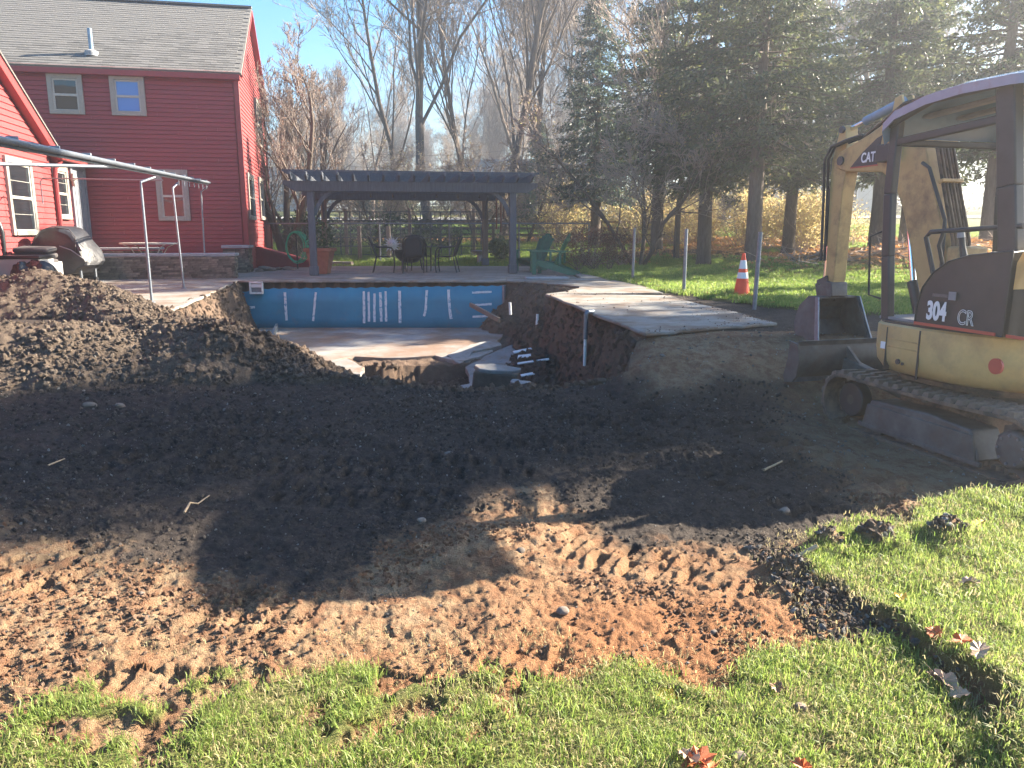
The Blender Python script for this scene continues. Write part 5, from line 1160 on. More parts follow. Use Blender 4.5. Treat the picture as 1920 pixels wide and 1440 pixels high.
far_house(1460, 74, 16, 8, 3.2, 'light grey house glimpsed behind the evergreen trunks', rh=2)
# ================================================================ EXCAVATOR
EX = empty('mini_excavator', (4.04, 6.06, -.10), R(15.7), 'yellow and black mini excavator with canopy standing on rubber tracks at the right', 'excavator')
TR_, TL = .235, .83
def belt_path(n=64):
    P = []; L = 2*TL; C = 2*math.pi*TR_; tot = 2*L+C
    for i in range(n):
        s = tot*i/n
        if s < L: P.append((-TL+s, .25+TR_ - .012*math.sin(math.pi*s/L), 0, 1))
        elif s < L+C/2: a = (s-L)/TR_; P.append((TL+TR_*math.sin(a), .25+TR_*math.cos(a), math.sin(a), math.cos(a)))
        elif s < 2*L+C/2: P.append((TL-(s-L-C/2), .25-TR_, 0, -1))
        else: a = (s-2*L-C/2)/TR_; P.append((-TL-TR_*math.sin(a), .25-TR_*math.cos(a), -math.sin(a), -math.cos(a)))
    return P
lugm = MB().box((0, 0, 0), (.168, .066, .036), top=.86, topy=.68).mesh('track_lug'); lugm.materials.append(M['lug'])
for s in (-1, 1):
    X = s*.80; P = belt_path(96); vs = []; n = len(P)
    for y, z, ny, nz in P: vs += [(X-.175, y, z), (X+.175, y, z), (X+.175, y-ny*.028, z-nz*.028), (X-.175, y-ny*.028, z-nz*.028)]
    fs = [(i*4+j, i*4+(j+1) % 4, ((i+1) % n)*4+(j+1) % 4, ((i+1) % n)*4+j) for i in range(n) for j in range(4)]
    bt = MB().add(vs, fs).build('rubber_track', M['rubber'], EX)
    Q = belt_path(46)
    for i, (y, z, ny, nz) in enumerate(Q):
        y2, z2, ny2, nz2 = Q[(i+1) % 46]
        for half in (0, 1):
            if half: yy, zz, a, c_ = (y+y2)/2, (z+z2)/2, ny+ny2, nz+nz2
            else: yy, zz, a, c_ = y, z, ny, nz
            l_ = math.hypot(a, c_); a /= l_; c_ /= l_
            o = bpy.data.objects.new('track_lug', lugm); COL.objects.link(o); o.parent = bt
            xx = X + (.088 if half else -.088); o.matrix_local = Matrix(((1, 0, 0, xx), (0, c_, a, yy+a*.014), (0, -a, c_, zz+c_*.014), (0, 0, 0, 1)))
    # inner drive teeth joined
    mb = MB()
    for y, z, ny, nz in Q: mb.box((X, y-ny*.045, z-nz*.045), (.05, .04, .04))
    mb.build('drive_lugs', M['rubber'], bt)
    # frame
    MB().prism([(-.60, .10), (-.50, .31), (-.1, .34), (.50, .32), (.58, .15), (.5, .11), (-.5, .10)], X-.13, X+.13, lambda u, v, w: (w, u, v)).build('track_frame', M['steel'], EX, bevel=.015)
    xo = X + s*.13
    MB().prism([(-.58, .10), (-.53, .28), (.52, .285), (.56, .11)], xo-.012*s, xo+.018*s, lambda u, v, w: (w, u, v)).build('frame_plate', M['steel'], EX, bevel=.006)
    MB().beam((xo+.012*s, -.63, .085), (xo+.012*s, .60, .10), .03, .035).build('frame_rib', M['steel'], EX, bevel=.004)
    for y in (-.42, -.14, .14, .42): MB().tube([(X-.12, y, .10), (X+.12, y, .10)], .075, 16).build('track_roller', M['steel'], EX, smooth=40)
    MB().tube([(X-.08, 0, .435), (X+.08, 0, .435)], .035, 12).build('carrier_roller', M['steel'], EX)
    idl = MB().tube([(X-.06, TL, .25), (X+.05, TL, .25)], .15, 28).build('idler', M['black'], EX, bevel=.01); MB().tube([(X-.06, TL, .25), (X+.06, TL, .25)], .045, 14).build('hub', M['steel'], idl)  # idler blackened: the hollow's shade is put into its colour
    spr = MB().loft([[(X+w, -TL+(.20 if i % 2 else .175)*math.cos(2*math.pi*i/26), .25+(.20 if i % 2 else .175)*math.sin(2*math.pi*i/26)) for i in range(26)] for w in (-.03, .03)]).build('sprocket', M['steel'], EX)
    MB().tube([(X-.02*s, -TL, .25), (X+.11*s, -TL, .25), (X+.13*s, -TL, .25)], [.14, .135, .11], 28).build('motor_cover', M['steel'], spr, bevel=.01)
    for k in range(9):
        a = k*.698; MB().tube([(X+.125*s, -TL+.10*math.cos(a), .25+.10*math.sin(a)), (X+.137*s, -TL+.10*math.cos(a), .25+.10*math.sin(a))], .011, 6).build('bolt', M['galv'], spr)
MB().box((0, 0, .30), (1.4, .9, .16)).build('lower_frame', M['rubber'], EX, bevel=.03)
MB().lathe([(.42, .36), (.42, .50)], 32).build('slew_ring', M['steel'], EX, smooth=40)
# dozer blade
bl_ = []
prof = [(1.50, .33), (1.455, .40), (1.44, .50), (1.455, .60), (1.50, .67), (1.525, .665), (1.48, .595), (1.468, .50), (1.482, .41), (1.53, .335)]
bd_ = MB().prism(prof, -.985, .985, lambda u, v, w: (w, u, v)).build('dozer_blade', M['steel'], EX, bevel=.004)
for s in (-1, 1): MB().prism([(1.43, .35), (1.40, .52), (1.44, .66), (1.56, .68), (1.575, .50), (1.63, .33), (1.60, .27), (1.48, .29)], s*.985-.012, s*.985+.012, lambda u, v, w: (w, u, v)).build('end_plate', M['steel'], bd_, bevel=.003)
MB().box((0, 1.53, .325), (1.96, .02, .09)).build('cutting_edge', M['galv'], bd_)
MB().beam((0, 1.44, .665), (0, 1.45, .668), 1.96, .05).build('top_rail', M['steel'], bd_)
for s in (-.42, .42):
    MB().beam((s, .45, .28), (s, 1.46, .45), .09, .12).build('blade_arm', M['steel'], EX, bevel=.01); MB().prism([(1.1, .36), (1.45, .62), (1.45, .40)], s-.015, s+.015, lambda u, v, w: (w, u, v)).build('gusset', M['steel'], EX)
MB().tube([(0, .5, .45), (0, 1.1, .47)], .045, 12).build('blade_cylinder', M['black'], EX, smooth=40); MB().tube([(0, 1.05, .47), (0, 1.45, .50)], .022, 10).build('blade_rod', M['chrome'], EX, smooth=40)
# upper structure: skirt
def plan(k=1.0, r=.985, front=.64, hw=.955, fr=.27, n=10):
    P = []
    for i in range(n+1): a = math.pi + math.pi*i/n*1.0; P.append((r*math.cos(a)*hw/r, r*math.sin(a)))
    for i in range(6): a = i/5*math.pi/2; P.append((hw-fr+fr*math.cos(a), front-fr+fr*math.sin(a)))
    for i in range(6): a = math.pi/2 + i/5*math.pi/2; P.append((-hw+fr+fr*math.cos(a), front-fr+fr*math.sin(a)))
    return [(x*k, y*k) for x, y in P]
def ringz(k, z): return [(x, y, z) for x, y in plan(k)]
MB().loft([ringz(.86, .575), ringz(.93, .60), ringz(.985, .68), ringz(1.0, .78), ringz(1.0, .965), ringz(.985, .98)]).build('counterweight_skirt', M['yellow'], EX, smooth=38)
MB().loft([ringz(.80, .52), ringz(.84, .576)]).build('underdeck', M['rubber'], EX)
# seams, grooves, sticker and lamp on the skirt
def on_skirt(y, z, d=.004): return Vector((-.955-d, y, z))
for y in (.36,):
    MB().box((-.935, .36, .78), (.05, .008, .34)).build('seam', M['black'], EX)
MB().box((-.955, .02, .77), (.012, .012, .38)).build('seam', M['black'], EX)
for z in (.86, .80): MB().box((-.952, .19, z), (.014, .32, .012), top=.9).build('groove', M['yellow2'], EX)
MB().box((-.957, .42-.03, .80), (.010, .05, .055)).build('sticker', M['decalwhite'], EX)
MB().tube([(-.95, .22, .69), (-.962, .22, .69)], .022, 14).build('filler_cap', M['black'], EX); MB().tube([(-.95, .17, .68), (-.962, .17, .68)], .012, 10).build('plug', M['black'], EX)
refl = MB().tube([(-.94, -.66, .80), (-.957, -.66, .80)], .055, 24).build('red_reflector', M['redstripe'], EX)
# floor
MB().loft([ringz(.975, .98), ringz(.975, 1.0)]).build('floor_plate', M['black'], EX)
MB().box((-.52, .35, 1.012), (.7, .42, .02)).build('floor_mat', M['seat'], EX)
# left black side panel with curved top
pan = [(.115, 1.0), (.11, 1.15), (.07, 1.30), (-.02, 1.42), (-.16, 1.51), (-.34, 1.56), (-.70, 1.60), (-.70, 1.0)]
def side_ring(dx, sh): return [(-.955+dx, u-sh, v-sh*.3) for u, v in pan]
sp = MB().loft([[(-.938, u*.98, 1.0+(v-1.0)*.98) for u, v in pan], [(-.955, u*.95-.01, 1.0+(v-1.0)*.95) for u, v in pan], [(-.70, u, v) for u, v in pan], [(-.62, u, v) for u, v in pan]][::1]).build('side_panel', M['black'], EX, bevel=.012)
MB().box((-.958, -.27, 1.015), (.008, .72, .022)).build('red_stripe', M['redstripe'], sp)
text_obj('number_304', '304', .185, M['decalwhite'], sp, (-.9590, -.02, 1.062), (R(90), 0, R(-90)), .0015, bold=.0075, sx=.66)
text_obj('letters_cr', 'CR', .15, M['decalwhite'], sp, (-.9590, -.305, 1.052), (R(90), 0, R(-90)), .001, outline=.0024, sx=.72)
MB().box((-.958, -.24, 1.245), (.004, .065, .06)).build('faded_sticker', M['seat'], sp)
MB().box((-.9575, -.13, 1.240), (.003, .14, .022)).build('faded_print', vary('faded_decal', (.07, .07, .075), (.12, .12, .13), 60, .5, bmp=0), sp)
# rear yellow hood and lower black rear cover
def hood_ring(k, z, y0): return [(x*k, min(y, y0), z) for x, y in plan(1.0)]
MB().loft([hood_ring(.985, 1.0, -.71), hood_ring(.975, 1.32, -.71)]).build('rear_cover', M['black'], EX)
MB().loft([hood_ring(.985, 1.325, -.71), hood_ring(.98, 1.5, -.71), hood_ring(.93, 1.64, -.74), hood_ring(.80, 1.70, -.78)]).build('engine_hood', M['yellow'], EX, smooth=40)
MB().box((-.957, -.80, 1.015), (.006, .17, .022)).build('red_stripe', M['redstripe'], sp)
# seat pedestal, seat, console, levers
MB().box((-.22, -.30, 1.16), (.62, .55, .32)).build('seat_base', M['black'], EX, bevel=.04)
st_ = MB().box((-.22, -.22, 1.37), (.50, .50, .12)).build('seat_cushion', M['seat'], EX, bevel=.05, seg=3)
MB().box((-.22, -.52, 1.68), (.46, .12, .56), Matrix.Rotation(R(8), 3, 'X')).build('seat_back', M['seat'], st_, bevel=.05, seg=3)
for s in (-.58, .14):
    cs = MB().prism([(.12, 1.0), (.16, 1.3), (.12, 1.44), (-.02, 1.52), (-.25, 1.56), (-.55, 1.50), (-.55, 1.0)], s-.09, s+.09, lambda u, v, w: (w, u, v)).build('console', M['seat'], EX, bevel=.03)
    MB().tube([(s, .06, 1.50), (s, .09, 1.60), (s-.01, .10, 1.68)], [.03, .022, .024], 10).build('joystick', M['black'], cs, smooth=60); MB().tube([(s-.01, .10, 1.66), (s-.02, .10, 1.73)], [.03, .02], 10).build('grip', M['boxgrey'], cs, smooth=60)
for x in (-.30, -.18): MB().tube([(x, .42, 1.0), (x, .46, 1.35)], .012, 6).build('travel_lever', M['black'], EX)
# handrail on the left
MB().tube([(-.86, .02, 1.30), (-.86, .16, 1.66), (-.86, .12, 1.70), (-.86, -.66, 1.74)], .018, 8).build('handrail', M['black'], EX, smooth=60)
MB().tube([(-.86, .00, 1.70), (-.86, .03, 1.60), (-.80, .0, 1.36)], .015, 8).build('lock_lever', M['black'], EX, smooth=60)
# ROPS posts
def cpost(name, pts, w, d): 
    mb = MB()
    for p, q in zip(pts, pts[1:]): p, q = Vector(p), Vector(q); mb.beam(p, q+(q-p)*.01, w, d, up=(0, 1, 0))
    return mb.build(name, M['black'], EX, bevel=.012)
cpost('canopy_post', [(-.84, .50, .99), (-.84, .56, 1.5), (-.84, .60, 2.0), (-.83, .60, 2.56)], .065, .09)
cpost('canopy_post', [(.30, .52, .99), (.30, .56, 1.5), (.30, .60, 2.0), (.30, .60, 2.56)], .065, .09)
cpost('canopy_post', [(-.84, -.58, 1.5), (-.84, -.50, 2.0), (-.84, -.40, 2.66)], .08, .15)
cpost('canopy_post', [(.30, -.58, 1.5), (.30, -.50, 2.0), (.30, -.40, 2.66)], .08, .15)
cpost('header', [(-.84, .60, 2.40), (.30, .60, 2.40)], .05, .06); cpost('side_header', [(-.84, .60, 2.40), (-.84, -.45, 2.46)], .04, .06); cpost('side_header', [(.30, .60, 2.40), (.30, -.45, 2.46)], .04, .06)
# roof
rp = [(.66, 2.50), (.64, 2.60), (.52, 2.68), (.22, 2.745), (-.10, 2.77), (-.5, 2.765), (-.95, 2.73), (-1.05, 2.69)]
rings = []
for k, (y, z) in enumerate(rp):
    hw = .67 if 0 < k < len(rp)-1 else .62; cx = -.27; R_ = []
    for i in range(18):
        t = -1 + 2*i/17; R_.append((cx+hw*t, y, z - .05*abs(t)**6))
    for i in range(18):
        t = 1 - 2*i/17; R_.append((cx+(hw-.0)*t, y, z - (.115 if abs(t) > .93 else .06)))
    rings.append(R_)
MB().loft(rings).build('canopy_roof', M['gunmetal'], EX, smooth=45)
for x in (-.6, -.27, .06): MB().beam((x, .56, 2.60), (x, -.9, 2.69), .09, .03).build('roof_rib', M['seat'], EX, bevel=.01)
MB().tube([(-.88, .62, 2.53), (-.88, .2, 2.66), (-.88, -.9, 2.69)], .022, 8).build('roof_edge', M['black'], EX, smooth=60)
M['hosebrown'] = vary('brown_hose', (.09, .06, .04), (.16, .11, .07), 9, .6)
# boom, in the vertical plane X'=bx
bx_ = 0.0
def side(name, poly, w0, w1, mat, parent, bevel=.01, **k):
    return MB().prism(poly, w0, w1, lambda u, v, w: (w, u, v)).build(name, mat, parent, bevel=bevel, **k)
S0 = .75                                               # boom foot Y'
def bp(s, z): return (S0+s, z+.10)
brk = side('swing_bracket', [bp(-.22, .45), bp(.14, .45), bp(.17, .75), bp(.06, .95), bp(-.08, .95), bp(-.16, .8)], -.17, .17, M['yellow2'], EX)
boom = side('boom', [bp(-.10, .74), bp(.08, .72), bp(.30, 1.25), bp(.52, 1.80), bp(.66, 2.05), bp(.84, 2.16), bp(1.36, 2.20), bp(1.48, 2.24), bp(1.50, 2.32), bp(1.45, 2.40), bp(1.05, 2.53), bp(.72, 2.66), bp(.50, 2.68), bp(.40, 2.54), bp(.20, 2.02), bp(-.04, 1.45), bp(-.14, 1.0)], -.10, .10, M['yellow2'], EX, .012)
ar_l = bp(1.42, 2.31)
# decal on both faces of the boom
for s in (-1, 1):
    o = MB().add([(s*.1035, *bp(1.27, 2.235)), (s*.1035, *bp(.90, 2.235)), (s*.1035, *bp(.86, 2.50)), (s*.1035, *bp(.93, 2.48)), (s*.1035, *bp(1.12, 2.36))], [(0, 1, 2, 3, 4)]).build('black_decal', M['black'], boom)
MB().box((-.104, *bp(1.08, 2.228)), (.003, .38, .012)).build('decal_line', M['redstripe'], boom)
text_obj('boom_letters', 'CAT', .13, M['decalwhite'], boom, (-.1055, *bp(1.125, 2.268)), (R(90), 0, R(-90)), .0015, bold=.003, sx=.75)
lm = side('work_lamp', [bp(.62, 2.24), bp(.80, 2.24), bp(.80, 2.40), bp(.62, 2.40)], -.22, -.11, M['black'], boom, .01)
# hoses on the back of the boom
for k in range(6):
    x = -.085+.034*k; off = .03+.004*(k % 2)
    pts = [bp(-.06, 1.28), bp(-.06, 1.50), bp(.10, 1.95), bp(.22, 2.30), bp(.32, 2.58), bp(.44, 2.76), bp(.66, 2.74), bp(.95, 2.60), bp(1.15, 2.50)]
    pts = [Vector((x, p[0]-off*.6, p[1]+off*.4)) for p in pts]
    MB().tube([tuple(p) for p in pts], .014, 8).build('hydraulic_hose', M['hosebrown' if k % 2 else 'rubber'], boom, smooth=70)
for s, z in ((-.03, 1.60), (.12, 2.02), (.23, 2.36)): MB().box((0, bp(s, z)[0]-.02, bp(s, z)[1]+.01), (.225, .05, .03), Matrix.Rotation(R(-25), 3, 'X')).build('hose_clamp', M['yellow2'], boom, bevel=.004)
# side hoses and the sagging bundle
MB().tube([(-.12, *bp(-.02, 1.2)), (-.14, *bp(-.02, 1.7)), (-.13, *bp(.22, 2.15)), (-.115, *bp(.32, 2.2))], .016, 8).build('side_hose', M['black'], boom, smooth=70)
MB().box((.0, *bp(-.15, 1.35)), (.30, .14, .26)).build('hose_guard', M['yellow2'], boom, bevel=.02)
# boom cylinder (in front) and stick cylinder (on top)
MB().tube([(0, *bp(.22, .66)), (0, *bp(.42, 1.15))], .05, 14).build('boom_cylinder', M['black'], EX, smooth=50); MB().tube([(0, *bp(.40, 1.10)), (0, *bp(.56, 1.80))], .027, 12).build('boom_cylinder_rod', M['chrome'], EX, smooth=50)
for s in (-.06, .06): side('cylinder_lug', [bp(.62, 2.60), bp(.82, 2.58), bp(.78, 2.82), bp(.70, 2.84)], s-.012, s+.012, M['yellow2'], boom, .004)
c0, c1 = Vector((0, *bp(.74, 2.79))), Vector((0, *bp(1.48, 2.62)))
MB().tube([tuple(c0), tuple(c0.lerp(c1, .66))], .045, 16).build('stick_cylinder', M['gunmetal'], EX, smooth=50); MB().tube([tuple(c0.lerp(c1, .64)), tuple(c1)], .025, 12).build('stick_cylinder_rod', M['chrome'], EX, smooth=50)
# stick
stick = side('stick', [bp(1.50, 2.66), bp(1.43, 2.66), bp(1.39, 2.45), bp(1.36, 2.24), bp(1.40, 2.0), bp(1.42, 1.15), bp(1.44, 1.02), bp(1.52, 1.02), bp(1.56, 1.15), bp(1.60, 2.1), bp(1.60, 2.32)], -.075, .075, M['yellow2'], EX, .01)
MB().tube([(-.12, *ar_l), (.12, *ar_l)], .045, 14).build('pin', M['steel'], stick); MB().tube([(-.1, *bp(1.46, 2.62)), (.1, *bp(1.46, 2.62))], .035, 12).build('pin', M['steel'], stick)
for k, x in enumerate((-.10, -.055, .0)):
    MB().tube([(x-.02, *bp(1.12, 2.53)), (x-.04, *bp(1.33, 2.50)), (x-.05, *bp(1.52, 2.46)), (x-.05, *bp(1.615, 2.34)), (x-.03, *bp(1.61, 1.9)), (x-.02, *bp(1.59, 1.3))], .014, 8).build('stick_hose', M['black'], stick, smooth=70)
MB().tube([(0, *bp(1.66, 2.05)), (0, *bp(1.64, 1.45))], .042, 14).build('bucket_cylinder', M['black'], EX, smooth=50); MB().tube([(0, *bp(1.64, 1.5)), (0, *bp(1.66, 1.05))], .023, 10).build('bucket_cylinder_rod', M['chrome'], EX, smooth=50)
for s in (-.09, .09): MB().beam((s, *bp(1.66, 1.06)), (s, *bp(1.50, 1.12)), .02, .06).build('link', M['steel'], EX, bevel=.006); MB().beam((s, *bp(1.66, 1.06)), (s, *bp(1.60, .86)), .02, .06).build('link', M['steel'], EX, bevel=.006)
side('coupler', [bp(1.42, 1.08), bp(1.56, 1.10), bp(1.66, .98), bp(1.62, .92), bp(1.40, .93)], -.10, .10, M['steel'], EX, .012)
# bucket, its opening towards the machine
bk_out = [(1.45, .93), (1.58, .93), (1.70, .82), (1.73, .64), (1.65, .47), (1.48, .37), (1.27, .34)]
def bw(z): return .34 - .10*(z-.34)/.6
mb = MB(); th = .02; BW = .34
prof = [bp(s, z) for s, z in bk_out]
inner = [bp(s*1.0-(.02 if s > 1.5 else -.0), z-(.02 if z > .8 else -.02)) for s, z in bk_out]
n = len(prof)
vs = [(-bw(z-.1), y, z) for y, z in prof] + [(bw(z-.1), y, z) for y, z in prof] + [(-bw(z-.1), y, z) for y, z in inner] + [(bw(z-.1), y, z) for y, z in inner]
fs = [(i, i+1, n+i+1, n+i) for i in range(n-1)] + [(2*n+i, 3*n+i, 3*n+i+1, 2*n+i+1) for i in range(n-1)] + [(0, n, 3*n, 2*n), (n-1, 2*n-1+0, 4*n-1, 3*n-1)]
bucket = MB().add(vs, fs).build('bucket', M['steel'], EX)
for s in (-1, 1):
    for nm_, mt_, pl_, o_ in (('bucket_side', 'steel', [(1.44, .93), (1.58, .93), (1.70, .82), (1.73, .64), (1.65, .47), (1.48, .37), (1.25, .34)], 0), ('side_cutter', 'galv', [(1.40, .93), (1.45, .93), (1.28, .36), (1.21, .34)], .014)):
        MB().prism([bp(a, c_) for a, c_ in pl_], -.009, .009, lambda u, v, w: (s*(bw(v-.1)+o_)+w, u, v)).build(nm_, M[mt_], bucket, bevel=.003)
MB().box((0, *bp(1.27, .338)), (2*BW+.02, .12, .022)).build('cutting_lip', M['steel'], bucket, bevel=.003)
for k in range(4): MB().beam((-BW+.08+k*.175, *bp(1.24, .338)), (-BW+.08+k*.175, *bp(1.13, .33)), .06, .03).build('tooth', M['steel'], bucket, bevel=.004)
for s in (-.09, .09): side('bucket_ear', [bp(1.42, .92), bp(1.62, .92), bp(1.58, 1.04), bp(1.46, 1.04)], s-.012, s+.012, M['steel'], bucket, .003)
MB().lathe([(.02, 0), (.02, .0)], 6)
# mirror rail loop beside the boom
MB().tube([(-.80, .64, 1.15), (-.86, .72, 1.18), (-.88, .74, 1.66), (-.83, .62, 1.72)], .009, 8).build('front_guard_rail', M['black'], EX, smooth=60)
# ================================================================ TREES
def bare_tree_data(seed, h, nl=9, up=.55, trunk_r=.2, clear=.18, dens=1.0, stems_n=1, spread=.5, curl=.22, lv=4):
    r = np.random.default_rng(seed); P0, P1, A0, A1, LV = [], [], [], [], []
    def grow(p, d, L, rad, lev):
        ns = max(3, int(6-lev*.8)); pts = [p]; q = p.copy(); dd = d/np.linalg.norm(d); rr = [rad]
        for i in range(ns):
            dd = dd + r.normal(0, curl*(.6 if lev == 0 else 1), 3)*[1, 1, .6] + np.array([0, 0, (.10 if lev else .05)*up]); dd /= np.linalg.norm(dd)
            q = q + dd*L/ns; P0.append(pts[-1]); P1.append(q); k = rad*(1-(i+1)/ns*.72); A0.append(rr[-1]); A1.append(k); LV.append(lev); rr.append(k); pts.append(q)
        if lev >= lv: return
        nc = [nl, 6, 5, 4][lev] if lev < 4 else 3
        nc = max(2, int(round(nc*dens*r.uniform(.8, 1.2))))
        for c in range(nc):
            t = (clear + (1-clear)*(c+r.random())/nc) if lev == 0 else .22+.78*(c+r.random())/nc
            f = min(t*ns, ns-1e-3); i = int(f); pp = pts[i]*(1-(f-i)) + pts[i+1]*(f-i); ax = pts[i+1]-pts[i]; ax /= np.linalg.norm(ax)
            o = r.normal(size=3); o -= ax*o.dot(ax); o /= np.linalg.norm(o)+1e-9
            an = r.uniform(.35, .85)*(spread/.5) if lev == 0 else r.uniform(.4, .95)
            nd = ax*math.cos(an)+o*math.sin(an); nd[2] += up*.25
            LL = L*(.62 if lev == 0 else .55)*(1-.45*t)*r.uniform(.75, 1.2); 
            grow(pp, nd, LL, max(rr[i]*(.44 if lev == 0 else .55)*(1-.2*t), .006), lev+1)
    for s in range(stems_n):
        a = s*6.283/stems_n + r.uniform(-.4, .4); d = np.array([math.cos(a), math.sin(a), 0])*(0 if stems_n == 1 else .42)+[0, 0, 1.0]
        grow(np.array([0, 0, -.1]) + (0 if stems_n == 1 else np.array([math.cos(a), math.sin(a), 0])*trunk_r*.5), d, h*(.92 if stems_n == 1 else r.uniform(.7, .85)), trunk_r*(1 if stems_n == 1 else .62), 0)
    return map(np.array, (P0, P1, A0, A1, LV))
TV = {}
def bare_variant(key, seed, h, twig='bark2', min_r=.006, leaves=0, leafmat='budleaf', **k):
    P0, P1, A0, A1, LV = bare_tree_data(seed, h, **k)
    A0 = np.maximum(A0, min_r); A1 = np.maximum(A1, min_r*.8)
    a = LV <= 1; V, Fq = tubes_np(P0[a], P1[a], A0[a], A1[a], 7); tm = np_mesh('trunk', V, Fq, True); tm.materials.append(M['bark'])
    a = LV > 1; V, Fq = tubes_np(P0[a], P1[a], A0[a], A1[a], 3); cm = np_mesh('crown', V, Fq); cm.materials.append(M[twig])
    lm_ = None
    if leaves:
        t = np.nonzero(LV >= 3)[0]; g = np.random.default_rng(seed); i = g.choice(t, leaves); C = P1[i]+g.normal(0, .05, (leaves, 3)); u = rdir(leaves, g)*.045; w = np.cross(u, rdir(leaves, g)); w = w/np.linalg.norm(w, axis=1, keepdims=True)*.025
        V, Fq = quads_np(C, u, w); lm_ = np_mesh('leaves', V, Fq); lm_.materials.append(M[leafmat])
    TV[key] = (tm, cm, lm_)
def place_bare(key, px, Y, s, rz, label, group='bare trees behind the garden', py=430, x=None, name='bare_tree'):
    X_ = at(px, py, Y).x if x is None else x; z = g1(X_, Y); t = empty(name, (X_, Y, z-.05), rz, label, 'tree', group); t.scale = (s, s, s)
    for me, nm in zip(TV[key], ('trunk', 'crown', 'leaves')):
        if me is not None: link(nm, me, t)
    return t
bare_variant('vase', 3, 7.4, 'bark3', .007, 900, nl=8, up=.9, trunk_r=.24, clear=.12, dens=1.3, stems_n=4, spread=.52, curl=.14)
bare_variant('oak', 12, 19, 'bark2', .013, 0, nl=11, up=.5, trunk_r=.24, clear=.25, dens=1.45, spread=.62, curl=.24)
bare_variant('maple', 21, 19, 'bark3', .013, 900, nl=16, up=1.3, trunk_r=.18, clear=.12, dens=1.4, spread=.36, curl=.13)
bare_variant('slim', 33, 15, 'bark2', .012, 0, nl=12, up=.8, trunk_r=.17, clear=.2, dens=1.0, spread=.45, curl=.16)
bare_variant('small', 45, 6, 'bark2', .008, 700, 'autumn', nl=9, up=.4, trunk_r=.1, clear=.1, dens=1.15, stems_n=3, spread=.6, curl=.28)
place_bare('vase', 537, 27.5, 1.0, .6, 'multi-stemmed bare tree with russet twigs beside the gable of the house')
place_bare('oak', 806, 40, 1.12, 1.9, 'tall bare oak with crooked limbs above the pergola centre')
place_bare('maple', 942, 37, 1.12, 1, 'tall dense bare maple with upright reddish twigs right of the oak')
place_bare('slim', 747, 47, 1.05, 2, 'slender bare tree left of the crooked oak')
place_bare('maple', 1012, 43, 1.1, 2.6, 'bare tree whose twigs touch the left evergreen')
place_bare('maple', 885, 50, 1.05, 4, 'bare tree between the oak and the maple, farther off')
place_bare('slim', 700, 58, .85, 5, 'thin bare tree right of the sky gap')
place_bare('oak', 660, 66, .50, 3, 'small bare tree low in the sky gap')
place_bare('oak', 1075, 52, 1.0, 1.4, 'bare tree behind the leftmost evergreen')
place_bare('slim', 980, 60, 1.1, 1.1, 'far bare tree behind the pergola right corner')
place_bare('oak', 1290, 44, 1.0, 5.0, 'bare tree behind the middle evergreens')
place_bare('maple', 1530, 46, 1.0, 3.0, 'bare tree behind the excavator boom')
place_bare('slim', 1220, 50, 1.2, .4, 'bare tree seen through the evergreen gap')
place_bare('slim', 1420, 52, 1.2, 3.4, 'bare tree behind the tall right evergreens')
place_bare('oak', 1760, 50, 1.0, 2.4, 'bare tree behind the excavator canopy')
place_bare('oak', 1900, 46, 1.0, 4.4, 'bare tree at the far right edge')
place_bare('slim', 1640, 44, 1.2, 1.4, 'bare tree behind the excavator cab')
place_bare('small', 700, 30.5, .72, 0, 'low gnarled bare tree behind the trellis, left of centre', 'low gnarled bare shrubs')
place_bare('small', 800, 33, .8, 2, 'low gnarled bare tree behind the trellis, centre', 'low gnarled bare shrubs')
place_bare('small', 900, 32, .7, 3.3, 'low gnarled bare tree behind the trellis, right of centre', 'low gnarled bare shrubs')
place_bare('small', 985, 33, .95, 5.1, 'spreading bare small tree right of the pergola', 'low gnarled bare shrubs')
place_bare('small', 1200, 23.5, 1.15, .8, 'pale twiggy small tree in front of the evergreens', 'low gnarled bare shrubs')
place_bare('slim', 1270, 25.5, .62, 2.2, 'pale bare sapling reaching up between two evergreens', 'low gnarled bare shrubs')
# far wood as one mass
n = 210
wx = rng.uniform(-75, 85, n); wy = rng.uniform(74, 150, n); keepw = np.ones(n, bool); wx, wy = wx[keepw], wy[keepw]; n = len(wx)
wzv = gz(wx, wy); srcs = []
for k in ('slim', 'oak', 'maple'):
    P = TV[k][1]; src = bpy.data.objects.new('wood_tree', P); srcs.append(src)
ws = rng.uniform(.42, .66, n)*(1+.35*(wx > 0)); 
scatter('far_wood', np.stack([wx, wy, wzv-.3], 1), np.stack([np.zeros(n), np.zeros(n), rng.uniform(0, 6.28, n)], 1), np.stack([ws, ws, ws], 1), rng.integers(0, 3, n), srcs, 'far bare woodland reading as one brown mass behind the yards')
# far understory of tan brush along the wood edge
Vs, Fs = [], []
off = 0
for i in range(70):
    x = -60+i*2.0+rng.uniform(-1, 1); y = rng.uniform(72, 88); z = g1(x, y); V, Fq = leaf_cloud(420, (x, y, z+1.5), (2.4, 1.5, 1.9), .16, 300+i, shell=.3); Vs.append(V); Fs.append(Fq+off); off += len(V)
tanm = leaf_mat('tan_far_brush', [(.10, .075, .055), (.16, .12, .085), (.24, .18, .12), (.13, .14, .07)], .8, .4, .1)
tag(link('far_brush', np_mesh('far_brush', np.concatenate(Vs), np.concatenate(Fs)), None, tanm), 'tan brush along the far edge of the yards', kind='stuff')

